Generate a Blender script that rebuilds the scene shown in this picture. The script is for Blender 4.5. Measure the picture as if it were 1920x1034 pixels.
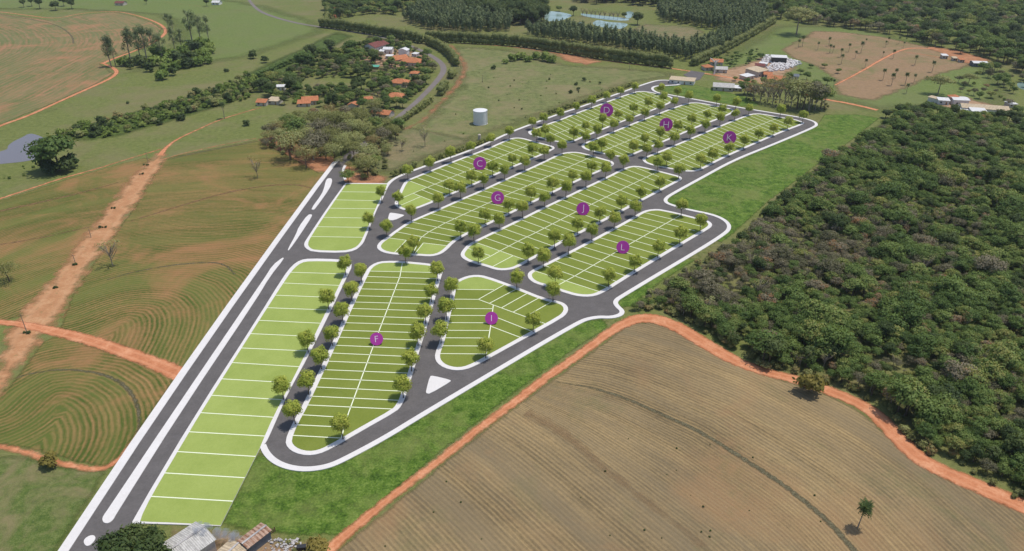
import bpy, bmesh, math, random
import numpy as np
from mathutils import Vector, Matrix, Euler, noise
from mathutils.geometry import delaunay_2d_cdt

# ------------------------------------------------------------------ camera, sky, sun
for o in list(bpy.data.objects):
    bpy.data.objects.remove(o)
scene = bpy.context.scene
COL = scene.collection
W, H = 1920.0, 1034.0
FPX = 1400.0
CAMH = 150.0
PITCH = math.radians(28.4)
cam_d = bpy.data.cameras.new('camera')
cam_d.sensor_width = 36.0
cam_d.lens = 36.0 * FPX / W
cam_d.clip_start = 1.0
cam_d.clip_end = 20000.0
cam = bpy.data.objects.new('camera', cam_d)
COL.objects.link(cam)
cam.location = (0, 0, CAMH)
cam.rotation_euler = (math.pi / 2 - PITCH, 0, 0)
scene.camera = cam

SUN_AZ = math.radians(72.0)      # clockwise from +Y
SUN_EL = math.radians(72.0)
world = bpy.data.worlds.new('World')
scene.world = world
world.use_nodes = True
wn = world.node_tree
sky = wn.nodes.new('ShaderNodeTexSky')
sky.sky_type = 'NISHITA'
sky.sun_disc = False
sky.sun_elevation = SUN_EL
sky.sun_rotation = SUN_AZ
sky.air_density = 1.0
sky.dust_density = 1.2
wn.links.new(sky.outputs[0], wn.nodes['Background'].inputs[0])
wn.nodes['Background'].inputs[1].default_value = 0.125
sun_d = bpy.data.lights.new('sun', 'SUN')
sun_d.energy = 3.1
sun_d.angle = math.radians(0.6)
sun_d.color = (1.0, 0.945, 0.855)
sun = bpy.data.objects.new('sun', sun_d)
COL.objects.link(sun)
sdir = Vector((math.sin(SUN_AZ) * math.cos(SUN_EL), math.cos(SUN_AZ) * math.cos(SUN_EL), math.sin(SUN_EL)))
sun.rotation_euler = sdir.to_track_quat('Z', 'Y').to_euler()
scene.view_settings.view_transform = 'Standard'
scene.view_settings.look = 'None'
scene.view_settings.gamma = 1.0
scene.view_settings.exposure = 0.06
scene.view_settings.use_curve_mapping = False
scene.cycles.transparent_max_bounces = 12

R = random.Random(7)
NR = np.random.RandomState(11)
SP, CP = math.sin(PITCH), math.cos(PITCH)


def at(x, y, z=0.0):
    """point of the place seen at photo pixel (x, y), at height z"""
    u = (x - W / 2) / FPX
    v = (y - H / 2) / FPX
    d = Vector((u, CP - v * SP, -SP - v * CP))
    t = (z - CAMH) / d.z
    return Vector((d.x * t, d.y * t, z))


def ppm(x, y):
    """pixels per metre at a ground pixel"""
    p = at(x, y)
    depth = p.y * CP + CAMH * SP
    return FPX / depth


def G(pts, z=0.0):
    return [Vector((at(x, y, z).x, at(x, y, z).y)) for x, y in pts]


def chaikin(pts, n=1, closed=True):
    for _ in range(n):
        out = []
        m = len(pts)
        if not closed:
            out.append(pts[0])
        for i in range(m if closed else m - 1):
            a, b = pts[i], pts[(i + 1) % m]
            out.append(a * 0.75 + b * 0.25)
            out.append(a * 0.25 + b * 0.75)
        if not closed:
            out.append(pts[-1])
        pts = out
    return pts


def area2(p):
    return sum(p[i].x * p[(i + 1) % len(p)].y - p[(i + 1) % len(p)].x * p[i].y for i in range(len(p)))


def ccw(p):
    return p if area2(p) > 0 else p[::-1]


def inside(pt, poly):
    c = False
    n = len(poly)
    j = n - 1
    for i in range(n):
        a, b = poly[i], poly[j]
        if (a.y > pt.y) != (b.y > pt.y) and pt.x < (b.x - a.x) * (pt.y - a.y) / (b.y - a.y + 1e-12) + a.x:
            c = not c
        j = i
    return c


def offset_closed(p, d):
    """inset a ccw polygon by d"""
    n = len(p)
    out = []
    for i in range(n):
        a, b, c = p[i - 1], p[i], p[(i + 1) % n]
        t1 = (b - a).normalized() if (b - a).length > 1e-6 else Vector((1, 0))
        t2 = (c - b).normalized() if (c - b).length > 1e-6 else t1
        nn = Vector((-t1.y - t2.y, t1.x + t2.x))
        if nn.length < 1e-4:
            nn = Vector((-t1.y, t1.x))
        nn.normalize()
        k = max(0.5, nn.dot(Vector((-t1.y, t1.x))))
        out.append(b + nn * (d / k))
    return out


def offset_open(p, d):
    n = len(p)
    out = []
    for i in range(n):
        a = p[max(0, i - 1)]
        c = p[min(n - 1, i + 1)]
        t = (c - a).normalized()
        out.append(p[i] + Vector((-t.y, t.x)) * d)
    return out


def resample(p, step):
    out = [p[0]]
    for i in range(len(p) - 1):
        a, b = p[i], p[i + 1]
        L = (b - a).length
        k = max(1, int(L / step))
        for j in range(1, k + 1):
            out.append(a.lerp(b, j / k))
    return out


def seg_dist(P, line):
    """P (n,2) array -> distance to polyline, and signed side of nearest segment"""
    best = np.full(len(P), 1e9)
    sign = np.ones(len(P))
    for i in range(len(line) - 1):
        a = np.array(line[i][:2])
        b = np.array(line[i + 1][:2])
        ab = b - a
        L2 = ab @ ab + 1e-12
        t = np.clip(((P - a) @ ab) / L2, 0, 1)
        d = P - a - t[:, None] * ab
        dd = np.hypot(d[:, 0], d[:, 1])
        cr = ab[0] * (P[:, 1] - a[1]) - ab[1] * (P[:, 0] - a[0])
        m = dd < best - 1e-6
        best[m] = dd[m]
        sign[m] = np.where(cr[m] >= 0, 1, -1)
    return best, sign


# ------------------------------------------------------------------ object helpers
def tag(o, label=None, cat=None, group=None, kind=None):
    if label:
        o['label'] = label
    if cat:
        o['category'] = cat
    if group:
        o['group'] = group
    if kind:
        o['kind'] = kind
    return o


def mk(name, verts, faces, mat=None, parent=None, smooth=False):
    me = bpy.data.meshes.new(name)
    me.from_pydata([tuple(v) for v in verts], [], faces)
    me.update()
    return link(name, me, mat, parent, smooth)


def link(name, me, mat=None, parent=None, smooth=False):
    if mat is not None:
        for m in (mat if isinstance(mat, (list, tuple)) else [mat]):
            me.materials.append(m)
    if smooth:
        me.polygons.foreach_set('use_smooth', [True] * len(me.polygons))
    o = bpy.data.objects.new(name, me)
    COL.objects.link(o)
    if parent is not None:
        o.parent = parent
    return o


def empty(name, loc=(0, 0, 0), rz=0.0):
    o = bpy.data.objects.new(name, None)
    COL.objects.link(o)
    o.location = loc
    o.rotation_euler = (0, 0, rz)
    o.empty_display_size = 0.5
    return o


def prism_data(poly, z0, z1):
    poly = ccw(poly)
    n = len(poly)
    v = [(p.x, p.y, z1) for p in poly] + [(p.x, p.y, z0) for p in poly]
    f = [list(range(n))]
    for i in range(n):
        j = (i + 1) % n
        f.append([i, n + i, n + j, j])
    return v, f


def prism(name, poly, z0, z1, mat, parent=None):
    v, f = prism_data(poly, z0, z1)
    return mk(name, v, f, mat, parent)


def box_data(c, s, rz=0.0):
    cx, cy, cz = c
    sx, sy, sz = s[0] / 2, s[1] / 2, s[2] / 2
    ca, sa = math.cos(rz), math.sin(rz)
    v = []
    for dz in (-sz, sz):
        for dx, dy in ((-sx, -sy), (sx, -sy), (sx, sy), (-sx, sy)):
            v.append((cx + dx * ca - dy * sa, cy + dx * sa + dy * ca, cz + dz))
    f = [[3, 2, 1, 0], [4, 5, 6, 7], [0, 1, 5, 4], [1, 2, 6, 5], [2, 3, 7, 6], [3, 0, 4, 7]]
    return v, f


def merge(parts):
    V, F = [], []
    for v, f in parts:
        b = len(V)
        V += list(v)
        F += [[i + b for i in q] for q in f]
    return V, F


def tube_data(pts, radii, seg=7, cap=True):
    V, F = [], []
    n = len(pts)
    for i, p in enumerate(pts):
        p = Vector(p)
        a = Vector(pts[max(0, i - 1)])
        b = Vector(pts[min(n - 1, i + 1)])
        t = (b - a).normalized()
        s = t.cross(Vector((0, 1, 0.01)))
        if s.length < 0.05:
            s = t.cross(Vector((1, 0, 0)))
        s.normalize()
        u = s.cross(t)
        for k in range(seg):
            an = 2 * math.pi * k / seg
            V.append(p + (s * math.cos(an) + u * math.sin(an)) * radii[i])
    for i in range(n - 1):
        for k in range(seg):
            k2 = (k + 1) % seg
            F.append([i * seg + k, i * seg + k2, (i + 1) * seg + k2, (i + 1) * seg + k])
    if cap:
        F.append([(n - 1) * seg + k for k in range(seg)])
    return V, F


# ------------------------------------------------------------------ materials
def new_mat(name):
    m = bpy.data.materials.new(name)
    m.use_nodes = True
    nt = m.node_tree
    bs = nt.nodes['Principled BSDF']
    bs.inputs['Roughness'].default_value = 0.9
    bs.inputs['Specular IOR Level'].default_value = 0.15
    return m, nt, bs


class NB:
    """tiny node builder"""
    def __init__(self, nt):
        self.nt = nt

    def n(self, t, **kw):
        nd = self.nt.nodes.new(t)
        for k, v in kw.items():
            setattr(nd, k, v)
        return nd

    def L(self, a, b):
        self.nt.links.new(a, b)

    def pos(self):
        return self.n('ShaderNodeNewGeometry').outputs['Position']

    def noise(self, vec, scale, detail=3.0, rough=0.55, dist=0.0):
        nd = self.n('ShaderNodeTexNoise')
        nd.inputs['Scale'].default_value = scale
        nd.inputs['Detail'].default_value = detail
        nd.inputs['Roughness'].default_value = rough
        nd.inputs['Distortion'].default_value = dist
        if vec is not None:
            self.L(vec, nd.inputs['Vector'])
        return nd.outputs['Fac']

    def math(self, op, a, b=None, clamp=False):
        nd = self.n('ShaderNodeMath', operation=op, use_clamp=clamp)
        for i, s in enumerate((a, b)):
            if s is None:
                continue
            if isinstance(s, (int, float)):
                nd.inputs[i].default_value = s
            else:
                self.L(s, nd.inputs[i])
        return nd.outputs[0]

    def remap(self, v, a, b, c=0.0, d=1.0):
        nd = self.n('ShaderNodeMapRange')
        nd.inputs[1].default_value = a
        nd.inputs[2].default_value = b
        nd.inputs[3].default_value = c
        nd.inputs[4].default_value = d
        self.L(v, nd.inputs[0])
        return nd.outputs[0]

    def ramp(self, v, stops):
        nd = self.n('ShaderNodeValToRGB')
        el = nd.color_ramp.elements
        while len(el) > 1:
            el.remove(el[-1])
        el[0].position = stops[0][0]
        el[0].color = (*stops[0][1], 1)
        for p, c in stops[1:]:
            e = el.new(p)
            e.color = (*c, 1)
        self.L(v, nd.inputs[0])
        return nd.outputs[0]

    def mix(self, f, a, b, mode='MIX'):
        nd = self.n('ShaderNodeMix', data_type='RGBA', blend_type=mode)
        if isinstance(f, (int, float)):
            nd.inputs[0].default_value = f
        else:
            self.L(f, nd.inputs[0])
        for i, s in ((6, a), (7, b)):
            if isinstance(s, tuple):
                nd.inputs[i].default_value = (*s, 1)
            else:
                self.L(s, nd.inputs[i])
        return nd.outputs[2]

    def attr(self, name):
        nd = self.n('ShaderNodeAttribute')
        nd.attribute_name = name
        return nd.outputs['Fac']

    def xyz(self, x, y, z=0.0):
        nd = self.n('ShaderNodeCombineXYZ')
        for i, s in enumerate((x, y, z)):
            if isinstance(s, (int, float)):
                nd.inputs[i].default_value = s
            else:
                self.L(s, nd.inputs[i])
        return nd.outputs[0]

    def sep(self, v):
        nd = self.n('ShaderNodeSeparateXYZ')
        self.L(v, nd.inputs[0])
        return nd.outputs

    def bump(self, h, bs, strength=0.4, dist=0.2):
        nd = self.n('ShaderNodeBump')
        nd.inputs['Strength'].default_value = strength
        nd.inputs['Distance'].default_value = dist
        self.L(h, nd.inputs['Height'])
        self.L(nd.outputs[0], bs.inputs['Normal'])

    def feather(self, bs, width, amp, scale):
        """ragged soft border from the vertex attribute edge (metres from the border)"""
        out = self.nt.nodes['Material Output']
        e = self.attr('edge')
        nz = self.noise(self.pos(), scale, 4.0, 0.65)
        k = self.math('SUBTRACT', nz, 0.5)
        k = self.math('MULTIPLY', k, amp)
        k = self.math('ADD', e, k)
        k = self.remap(k, 0.0, width)
        tr = self.n('ShaderNodeBsdfTransparent')
        mx = self.n('ShaderNodeMixShader')
        self.L(k, mx.inputs[0])
        self.L(tr.outputs[0], mx.inputs[1])
        self.L(bs.outputs[0], mx.inputs[2])
        self.L(mx.outputs[0], out.inputs['Surface'])


def grass_mat(name, dark, mid, light, patch=None, patch_amt=0.5, big=0.012, fine=0.35, feather=None):
    m, nt, bs = new_mat(name)
    b = NB(nt)
    p = b.pos()
    n1 = b.noise(p, fine, 5.0, 0.7)
    n2 = b.noise(p, big, 4.0, 0.6, 0.6)
    n3 = b.noise(p, fine * 5, 2.0, 0.6)
    v = b.math('ADD', b.math('MULTIPLY', n1, 0.6), b.math('MULTIPLY', n3, 0.4))
    c = b.ramp(v, [(0.38, dark), (0.5, mid), (0.63, light)])
    if patch is not None:
        n4 = b.noise(p, big * 2.7, 5.0, 0.62, 1.0)
        f = b.math('ADD', b.math('MULTIPLY', n2, 0.5), b.math('MULTIPLY', n4, 0.5))
        f = b.remap(f, 0.46, 0.62, 0.0, patch_amt)
        c = b.mix(f, c, patch)
    n5 = b.noise(p, big * 6, 3.0, 0.5)
    c = b.mix(b.remap(n5, 0.35, 0.65, 0.0, 0.35), c, b.mix(0.5, c, light))
    b.L(c, bs.inputs['Base Color'])
    b.bump(v, bs, 0.8, 0.5)
    if feather:
        b.feather(bs, *feather)
    return m


def rows_mat(name, soil, crop, light, period, red=None, bare=0.4, feather=(1.5, 3.0, 0.25), contrast=0.6, streaks=0.8, lo=0.1, hi=0.9, sfreq=1.1, tuft=None, wide=0.9, redlo=0.52):
    m, nt, bs = new_mat(name)
    b = NB(nt)
    p = b.pos()
    r = b.attr('row')
    s = b.sep(p)
    wob = b.math('MULTIPLY', b.math('SUBTRACT', b.noise(p, 0.12, 3.0), 0.5), 0.35)
    rr = b.math('ADD', r, wob)
    sn = b.math('SINE', b.math('MULTIPLY', rr, 2 * math.pi / period))
    sn = b.math('ADD', b.math('MULTIPLY', sn, 0.5), 0.5)
    vec = b.xyz(b.math('MULTIPLY', rr, sfreq), b.math('MULTIPLY', s[0], 0.09), b.math('MULTIPLY', s[1], 0.09))
    streak = b.noise(vec, 1.0, 4.0, 0.7)
    vec2 = b.xyz(b.math('MULTIPLY', rr, 0.09), b.math('MULTIPLY', s[0], 0.008), b.math('MULTIPLY', s[1], 0.008))
    band = b.noise(vec2, 1.0, 3.0, 0.6)
    clump = b.noise(p, 0.7, 6.0, 0.85)
    patch = b.noise(p, 0.016, 4.0, 0.6, 0.5)
    f = b.math('ADD', b.math('MULTIPLY', sn, contrast), b.math('MULTIPLY', b.remap(clump, 0.3, 0.7), 1.0 - contrast))
    vec3 = b.xyz(b.math('MULTIPLY', rr, 0.24), b.math('MULTIPLY', s[0], 0.022), b.math('MULTIPLY', s[1], 0.022))
    streak2 = b.noise(vec3, 1.0, 5.0, 0.7)
    f = b.math('ADD', f, b.math('MULTIPLY', b.math('SUBTRACT', streak, 0.5), streaks))
    f = b.math('ADD', f, b.math('MULTIPLY', b.math('SUBTRACT', streak2, 0.5), wide))
    f = b.math('ADD', f, b.math('MULTIPLY', b.math('SUBTRACT', patch, 0.5), -1.6 * bare))
    f = b.remap(f, lo, hi)
    c = b.mix(f, soil, crop)
    c = b.mix(b.remap(band, 0.38, 0.68, 0.0, 0.75), c, light)
    if red is not None:
        pr = b.noise(p, 0.021, 5.0, 0.65, 0.8)
        c = b.mix(b.math('MULTIPLY', b.remap(pr, redlo, redlo + 0.15), b.remap(streak, 0.3, 0.7, 0.25, 0.95)), c, red)
    if tuft is not None:
        tn = b.noise(p, 0.03, 5.0, 0.7, 0.6)
        c = b.mix(b.math('MULTIPLY', b.remap(tn, 0.55, 0.68, 0.0, 0.7), clump), c, tuft)
    sp = b.noise(p, 2.3, 2.0, 0.5)
    c = b.mix(b.remap(sp, 0.62, 0.78, 0.0, 0.55), c, crop)
    b.L(c, bs.inputs['Base Color'])
    b.bump(f, bs, 0.55, 0.35)
    if feather:
        b.feather(bs, *feather)
    return m


def dirt_mat(name, base, light, dark, feather=(1.2, 2.6, 0.35), tuft=None):
    m, nt, bs = new_mat(name)
    b = NB(nt)
    p = b.pos()
    n1 = b.noise(p, 0.18, 5.0, 0.65, 0.4)
    n2 = b.noise(p, 1.1, 4.0, 0.7)
    v = b.math('ADD', b.math('MULTIPLY', n1, 0.6), b.math('MULTIPLY', n2, 0.4))
    c = b.ramp(v, [(0.36, dark), (0.5, base), (0.62, light)])
    # wheel ruts that follow the track
    ru = b.attr('across')
    w = b.math('ABSOLUTE', b.math('SUBTRACT', b.math('ABSOLUTE', ru), 0.42))
    w = b.remap(w, 0.03, 0.2, 0.38, 0.0)
    c = b.mix(w, c, light)
    if tuft is not None:
        t = b.noise(p, 0.35, 5.0, 0.7)
        c = b.mix(b.remap(t, 0.58, 0.68, 0.0, 0.7), c, tuft)
    b.L(c, bs.inputs['Base Color'])
    b.bump(v, bs, 0.5, 0.3)
    if feather:
        b.feather(bs, *feather)
    return m


def plain_mat(name, col, var=0.12, scale=0.8, rough=0.85, spec=0.2, bump=0.0, stain=None, stain_amt=0.3):
    m, nt, bs = new_mat(name)
    b = NB(nt)
    p = b.pos()
    n1 = b.noise(p, scale, 5.0, 0.65)
    n2 = b.noise(p, scale * 0.13, 3.0, 0.6)
    v = b.math('ADD', b.math('MULTIPLY', n1, 0.5), b.math('MULTIPLY', n2, 0.5))
    lo = tuple(c * (1 - var) for c in col)
    hi = tuple(min(1, c * (1 + var)) for c in col)
    c = b.ramp(v, [(0.35, lo), (0.65, hi)])
    if stain is not None:
        st = b.noise(p, scale * 0.6, 5.0, 0.7, 0.8)
        c = b.mix(b.remap(st, 0.52, 0.7, 0.0, stain_amt), c, stain)
    b.L(c, bs.inputs['Base Color'])
    bs.inputs['Roughness'].default_value = rough
    bs.inputs['Specular IOR Level'].default_value = spec
    if bump:
        b.bump(n1, bs, bump, 0.1)
    return m


def leaf_mat(name, stops, trans=0.22, vary=0.55):
    trans += 0.08
    m, nt, bs = new_mat(name)
    b = NB(nt)
    oi = b.n('ShaderNodeObjectInfo')
    t = b.attr('tone')
    p = b.pos()
    nz = b.noise(p, 0.05, 2.0, 0.5)
    v = b.math('MULTIPLY', oi.outputs['Random'], vary)
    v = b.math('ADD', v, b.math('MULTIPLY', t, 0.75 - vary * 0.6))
    v = b.math('ADD', v, b.math('MULTIPLY', nz, 0.25))
    c = b.ramp(v, stops)
    out = nt.nodes['Material Output']
    b.L(c, bs.inputs['Base Color'])
    bs.inputs['Roughness'].default_value = 0.65
    bs.inputs['Specular IOR Level'].default_value = 0.25
    tr = b.n('ShaderNodeBsdfTranslucent')
    b.L(b.mix(0.5, c, (0.25, 0.3, 0.05)), tr.inputs[0])
    mx = b.n('ShaderNodeMixShader')
    mx.inputs[0].default_value = trans
    b.L(bs.outputs[0], mx.inputs[1])
    b.L(tr.outputs[0], mx.inputs[2])
    b.L(mx.outputs[0], out.inputs['Surface'])
    return m


def tile_mat(name, col, dark, period=0.55):
    """clay or metal roof sheet: ridges run down the slope (uv attribute 'ridge')"""
    m, nt, bs = new_mat(name)
    b = NB(nt)
    r = b.attr('ridge')
    s = b.math('SINE', b.math('MULTIPLY', r, 2 * math.pi / period))
    n = b.noise(b.pos(), 0.9, 5.0, 0.7)
    v = b.math('ADD', b.math('MULTIPLY', s, 0.12), n)
    c = b.ramp(v, [(0.3, dark), (0.55, col), (0.75, tuple(min(1, q * 1.25) for q in col))])
    b.L(c, bs.inputs['Base Color'])
    b.bump(s, bs, 0.4, 0.08)
    return m


M = {}
M['ground'] = grass_mat('pasture_ground', (0.09, 0.115, 0.028), (0.138, 0.162, 0.042), (0.195, 0.208, 0.066),
                        patch=(0.20, 0.165, 0.085), patch_amt=0.75, big=0.011)
M['lush'] = grass_mat('lush_grass', (0.026, 0.062, 0.006), (0.075, 0.14, 0.016), (0.165, 0.235, 0.045),
                      patch=(0.17, 0.19, 0.055), patch_amt=0.7, big=0.03, fine=0.3, feather=(1.2, 3.0, 0.5))
M['meadow'] = grass_mat('far_meadow_grass', (0.092, 0.132, 0.030), (0.134, 0.177, 0.044), (0.182, 0.217, 0.066),
                        patch=(0.165, 0.165, 0.075), patch_amt=0.5, big=0.009, feather=(22, 26, 0.03))
M['rough'] = grass_mat('rough_meadow_grass', (0.085, 0.105, 0.034), (0.145, 0.165, 0.055), (0.215, 0.22, 0.085),
                       patch=(0.235, 0.19, 0.10), patch_amt=0.8, big=0.02, fine=0.2, feather=(12, 20, 0.05))
M['corner'] = grass_mat('corner_pasture_grass', (0.05, 0.09, 0.018), (0.095, 0.135, 0.03), (0.16, 0.19, 0.06),
                        patch=(0.26, 0.195, 0.11), patch_amt=0.85, big=0.03, fine=0.5, feather=(2, 4, 0.2))
M['dry'] = grass_mat('dry_pasture', (0.13, 0.12, 0.055), (0.20, 0.17, 0.085), (0.27, 0.215, 0.12),
                     patch=(0.10, 0.14, 0.04), patch_amt=0.85, big=0.02, feather=(6, 12, 0.09))
M['crop'] = rows_mat('crop_rows', (0.33, 0.195, 0.08), (0.062, 0.095, 0.014), (0.155, 0.17, 0.042), 1.75,
                     red=(0.37, 0.18, 0.085), bare=0.7, streaks=0.9, lo=0.05, hi=0.8, contrast=0.45, sfreq=1.8, wide=0.9, redlo=0.485)
M['contour'] = rows_mat('contour_rows', (0.34, 0.185, 0.10), (0.115, 0.145, 0.045), (0.19, 0.18, 0.075), 4.5,
                        red=(0.42, 0.19, 0.105), bare=0.8, feather=(3, 6, 0.1), streaks=1.4, lo=0.0, hi=0.85, contrast=0.3, sfreq=0.3, wide=2.4)
M['stubble'] = rows_mat('stubble_rows', (0.395, 0.28, 0.135), (0.132, 0.099, 0.053), (0.21, 0.163, 0.096), 1.35,
                        red=(0.31, 0.19, 0.095), bare=1.1, contrast=0.45, wide=0.9, streaks=1.1, lo=-0.05, hi=1.0, sfreq=1.5, tuft=(0.14, 0.15, 0.06))
M['palm_soil'] = grass_mat('palm_pasture', (0.20, 0.135, 0.075), (0.27, 0.175, 0.095), (0.33, 0.22, 0.125),
                           patch=(0.15, 0.155, 0.055), patch_amt=0.8, big=0.014, feather=(6, 16, 0.07))
M['red_dirt'] = dirt_mat('red_dirt', (0.53, 0.21, 0.10), (0.64, 0.31, 0.17), (0.42, 0.155, 0.07))
M['brown_dirt'] = dirt_mat('brown_dirt', (0.44, 0.22, 0.105), (0.52, 0.30, 0.16), (0.36, 0.18, 0.085),
                           feather=(5.0, 16.0, 0.14), tuft=(0.24, 0.185, 0.075))
M['bare'] = dirt_mat('bare_soil', (0.40, 0.18, 0.09), (0.47, 0.25, 0.14), (0.27, 0.14, 0.07), feather=(6, 14, 0.1),
                     tuft=(0.13, 0.14, 0.05))
M['yard'] = dirt_mat('yard_soil', (0.36, 0.225, 0.135), (0.45, 0.31, 0.20), (0.26, 0.16, 0.09), feather=(8, 16, 0.09), tuft=(0.13, 0.145, 0.05))
M['strip'] = grass_mat('contour_bank_grass', (0.05, 0.05, 0.03), (0.12, 0.105, 0.06), (0.20, 0.175, 0.10),
                       fine=1.2, feather=(0.8, 2.4, 0.6))
M['faint_bank'] = grass_mat('faint_bank_soil', (0.19, 0.13, 0.075), (0.27, 0.175, 0.09), (0.34, 0.24, 0.13), fine=0.5, feather=(5.0, 7.0, 0.2))
M['bank_red'] = grass_mat('terrace_bank_soil', (0.11, 0.07, 0.035), (0.21, 0.12, 0.06), (0.29, 0.17, 0.085), fine=0.6, feather=(1.2, 3.0, 0.3))
M['scrub'] = grass_mat('scrub_grass', (0.028, 0.048, 0.012), (0.07, 0.105, 0.022), (0.14, 0.19, 0.04), patch=(0.045, 0.065, 0.018), patch_amt=0.6, big=0.03, fine=0.25, feather=(8, 10, 0.1))
M['asphalt'] = plain_mat('asphalt', (0.125, 0.115, 0.112), 0.16, 1.5, 0.9, 0.2, 0.15, stain=(0.07, 0.066, 0.066))
M['old_asphalt'] = plain_mat('old_asphalt', (0.19, 0.165, 0.155), 0.12, 0.6, 0.9, 0.2)
M['white'] = plain_mat('white_concrete', (0.69, 0.665, 0.65), 0.05, 0.9, 0.85, 0.2, 0.05, stain=(0.55, 0.5, 0.45), stain_amt=0.25)
M['line'] = plain_mat('lot_line_paint', (0.80, 0.84, 0.64), 0.04, 0.9, 0.8, 0.2)


def lot_mat(name, lo, hi):
    m, nt, bs = new_mat(name)
    b = NB(nt)
    p = b.pos()
    oi = b.n('ShaderNodeObjectInfo')
    v = b.math('ADD', b.math('MULTIPLY', b.noise(p, 0.09, 4.0, 0.6), 0.55),
               b.math('MULTIPLY', b.noise(p, 1.6, 4.0, 0.7), 0.45))
    v = b.math('ADD', v, b.math('MULTIPLY', b.math('SUBTRACT', oi.outputs['Random'], 0.5), 0.16))
    b.L(b.ramp(v, [(0.32, lo), (0.68, hi)]), bs.inputs['Base Color'])
    b.bump(b.noise(p, 2.0, 3.0, 0.7), bs, 0.5, 0.15)
    return m


M['lot_bright'] = lot_mat('lawn_bright', (0.255, 0.325, 0.072), (0.335, 0.405, 0.108))
M['lot_dark'] = lot_mat('lawn_olive', (0.155, 0.198, 0.030), (0.21, 0.248, 0.048))

m, nt, bs = new_mat('pond_water')
b = NB(nt)
bs.inputs['Base Color'].default_value = (0.17, 0.15, 0.155, 1)
bs.inputs['Roughness'].default_value = 0.12
bs.inputs['Specular IOR Level'].default_value = 0.5
b.bump(b.noise(b.pos(), 0.8, 3.0), bs, 0.05, 0.1)
M['water_grey'] = m
m, nt, bs = new_mat('pond_water_blue')
b = NB(nt)
c = b.ramp(b.noise(b.pos(), 0.05, 3.0), [(0.35, (0.20, 0.29, 0.26)), (0.65, (0.30, 0.40, 0.37))])
b.L(c, bs.inputs['Base Color'])
bs.inputs['Roughness'].default_value = 0.15
bs.inputs['Specular IOR Level'].default_value = 0.5
b.bump(b.noise(b.pos(), 0.5, 3.0), bs, 0.05, 0.1)
M['water_blue'] = m

M['bark'] = plain_mat('bark', (0.13, 0.095, 0.065), 0.3, 3.0)
M['pale_bark'] = plain_mat('pale_bark', (0.28, 0.235, 0.18), 0.25, 3.0)
M['wall'] = plain_mat('plaster_wall', (0.52, 0.46, 0.40), 0.12, 0.7, stain=(0.33, 0.22, 0.15))
M['white_wall'] = plain_mat('white_wall', (0.70, 0.68, 0.66), 0.08, 0.7, stain=(0.45, 0.4, 0.35))
M['dark'] = plain_mat('dark_opening', (0.03, 0.03, 0.033), 0.2, 1.0, 0.4, 0.5)
M['wood'] = plain_mat('weathered_wood', (0.30, 0.19, 0.11), 0.3, 2.0)
M['tile'] = tile_mat('clay_roof', (0.50, 0.20, 0.095), (0.30, 0.115, 0.06))
M['tile_red'] = tile_mat('dark_red_roof', (0.20, 0.075, 0.065), (0.13, 0.05, 0.045))
M['sheet_white'] = tile_mat('white_sheet_roof', (0.66, 0.66, 0.66), (0.50, 0.49, 0.48), 0.9)
M['sheet_beige'] = tile_mat('beige_sheet_roof', (0.52, 0.42, 0.29), (0.36, 0.29, 0.2), 0.9)
M['sheet_grey'] = tile_mat('grey_fibre_roof', (0.50, 0.485, 0.455), (0.36, 0.345, 0.32), 0.5)
M['sheet_rust'] = tile_mat('rusty_sheet_roof', (0.40, 0.27, 0.20), (0.22, 0.105, 0.06), 1.1)
M['metal_blue'] = plain_mat('blue_grey_metal', (0.11, 0.125, 0.145), 0.2, 0.8, 0.6, 0.4)
M['tank'] = plain_mat('tank_white', (0.74, 0.74, 0.745), 0.05, 0.4, 0.5, 0.4, stain=(0.55, 0.5, 0.46), stain_amt=0.3)
M['purple'] = plain_mat('purple_enamel', (0.40, 0.04, 0.33), 0.05, 0.5, 0.55, 0.3)
M['letter'] = plain_mat('letter_paint', (0.80, 0.72, 0.79), 0.02, 0.5, 0.6, 0.3)
M['rubble'] = plain_mat('rubble', (0.42, 0.40, 0.39), 0.35, 1.2, stain=(0.2, 0.15, 0.12), stain_amt=0.6)
M['green_tarp'] = plain_mat('green_tarp', (0.10, 0.34, 0.24), 0.1, 1.0)

M['leaf_street'] = leaf_mat('street_tree_leaves', [(0.12, (0.27, 0.37, 0.052)), (0.38, (0.44, 0.52, 0.08)),
                                                   (0.6, (0.58, 0.63, 0.115)), (0.85, (0.70, 0.67, 0.14))], 0.4, 0.15)
M['leaf_forest'] = leaf_mat('forest_leaves', [(0.08, (0.040, 0.075, 0.020)), (0.35, (0.084, 0.145, 0.034)),
                                              (0.6, (0.140, 0.21, 0.050)), (0.84, (0.200, 0.27, 0.070)), (0.98, (0.31, 0.295, 0.085))], 0.22, 0.62)
M['leaf_dry'] = leaf_mat('dry_forest_leaves', [(0.08, (0.085, 0.10, 0.048)), (0.35, (0.14, 0.138, 0.074)),
                                               (0.6, (0.19, 0.172, 0.104)), (0.84, (0.25, 0.218, 0.15)), (0.96, (0.30, 0.245, 0.15)), (0.985, (0.38, 0.19, 0.085))], 0.2, 0.66)
M['leaf_dark'] = leaf_mat('dark_leaves', [(0.1, (0.027, 0.049, 0.016)), (0.5, (0.057, 0.092, 0.024)), (0.9, (0.101, 0.135, 0.038))], 0.15, 0.5)
M['leaf_olive'] = leaf_mat('olive_leaves', [(0.08, (0.138, 0.168, 0.050)), (0.35, (0.222, 0.228, 0.079)),
                                            (0.58, (0.300, 0.300, 0.108)), (0.8, (0.384, 0.414, 0.168)), (0.95, (0.324, 0.216, 0.090))], 0.3, 0.66)
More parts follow.
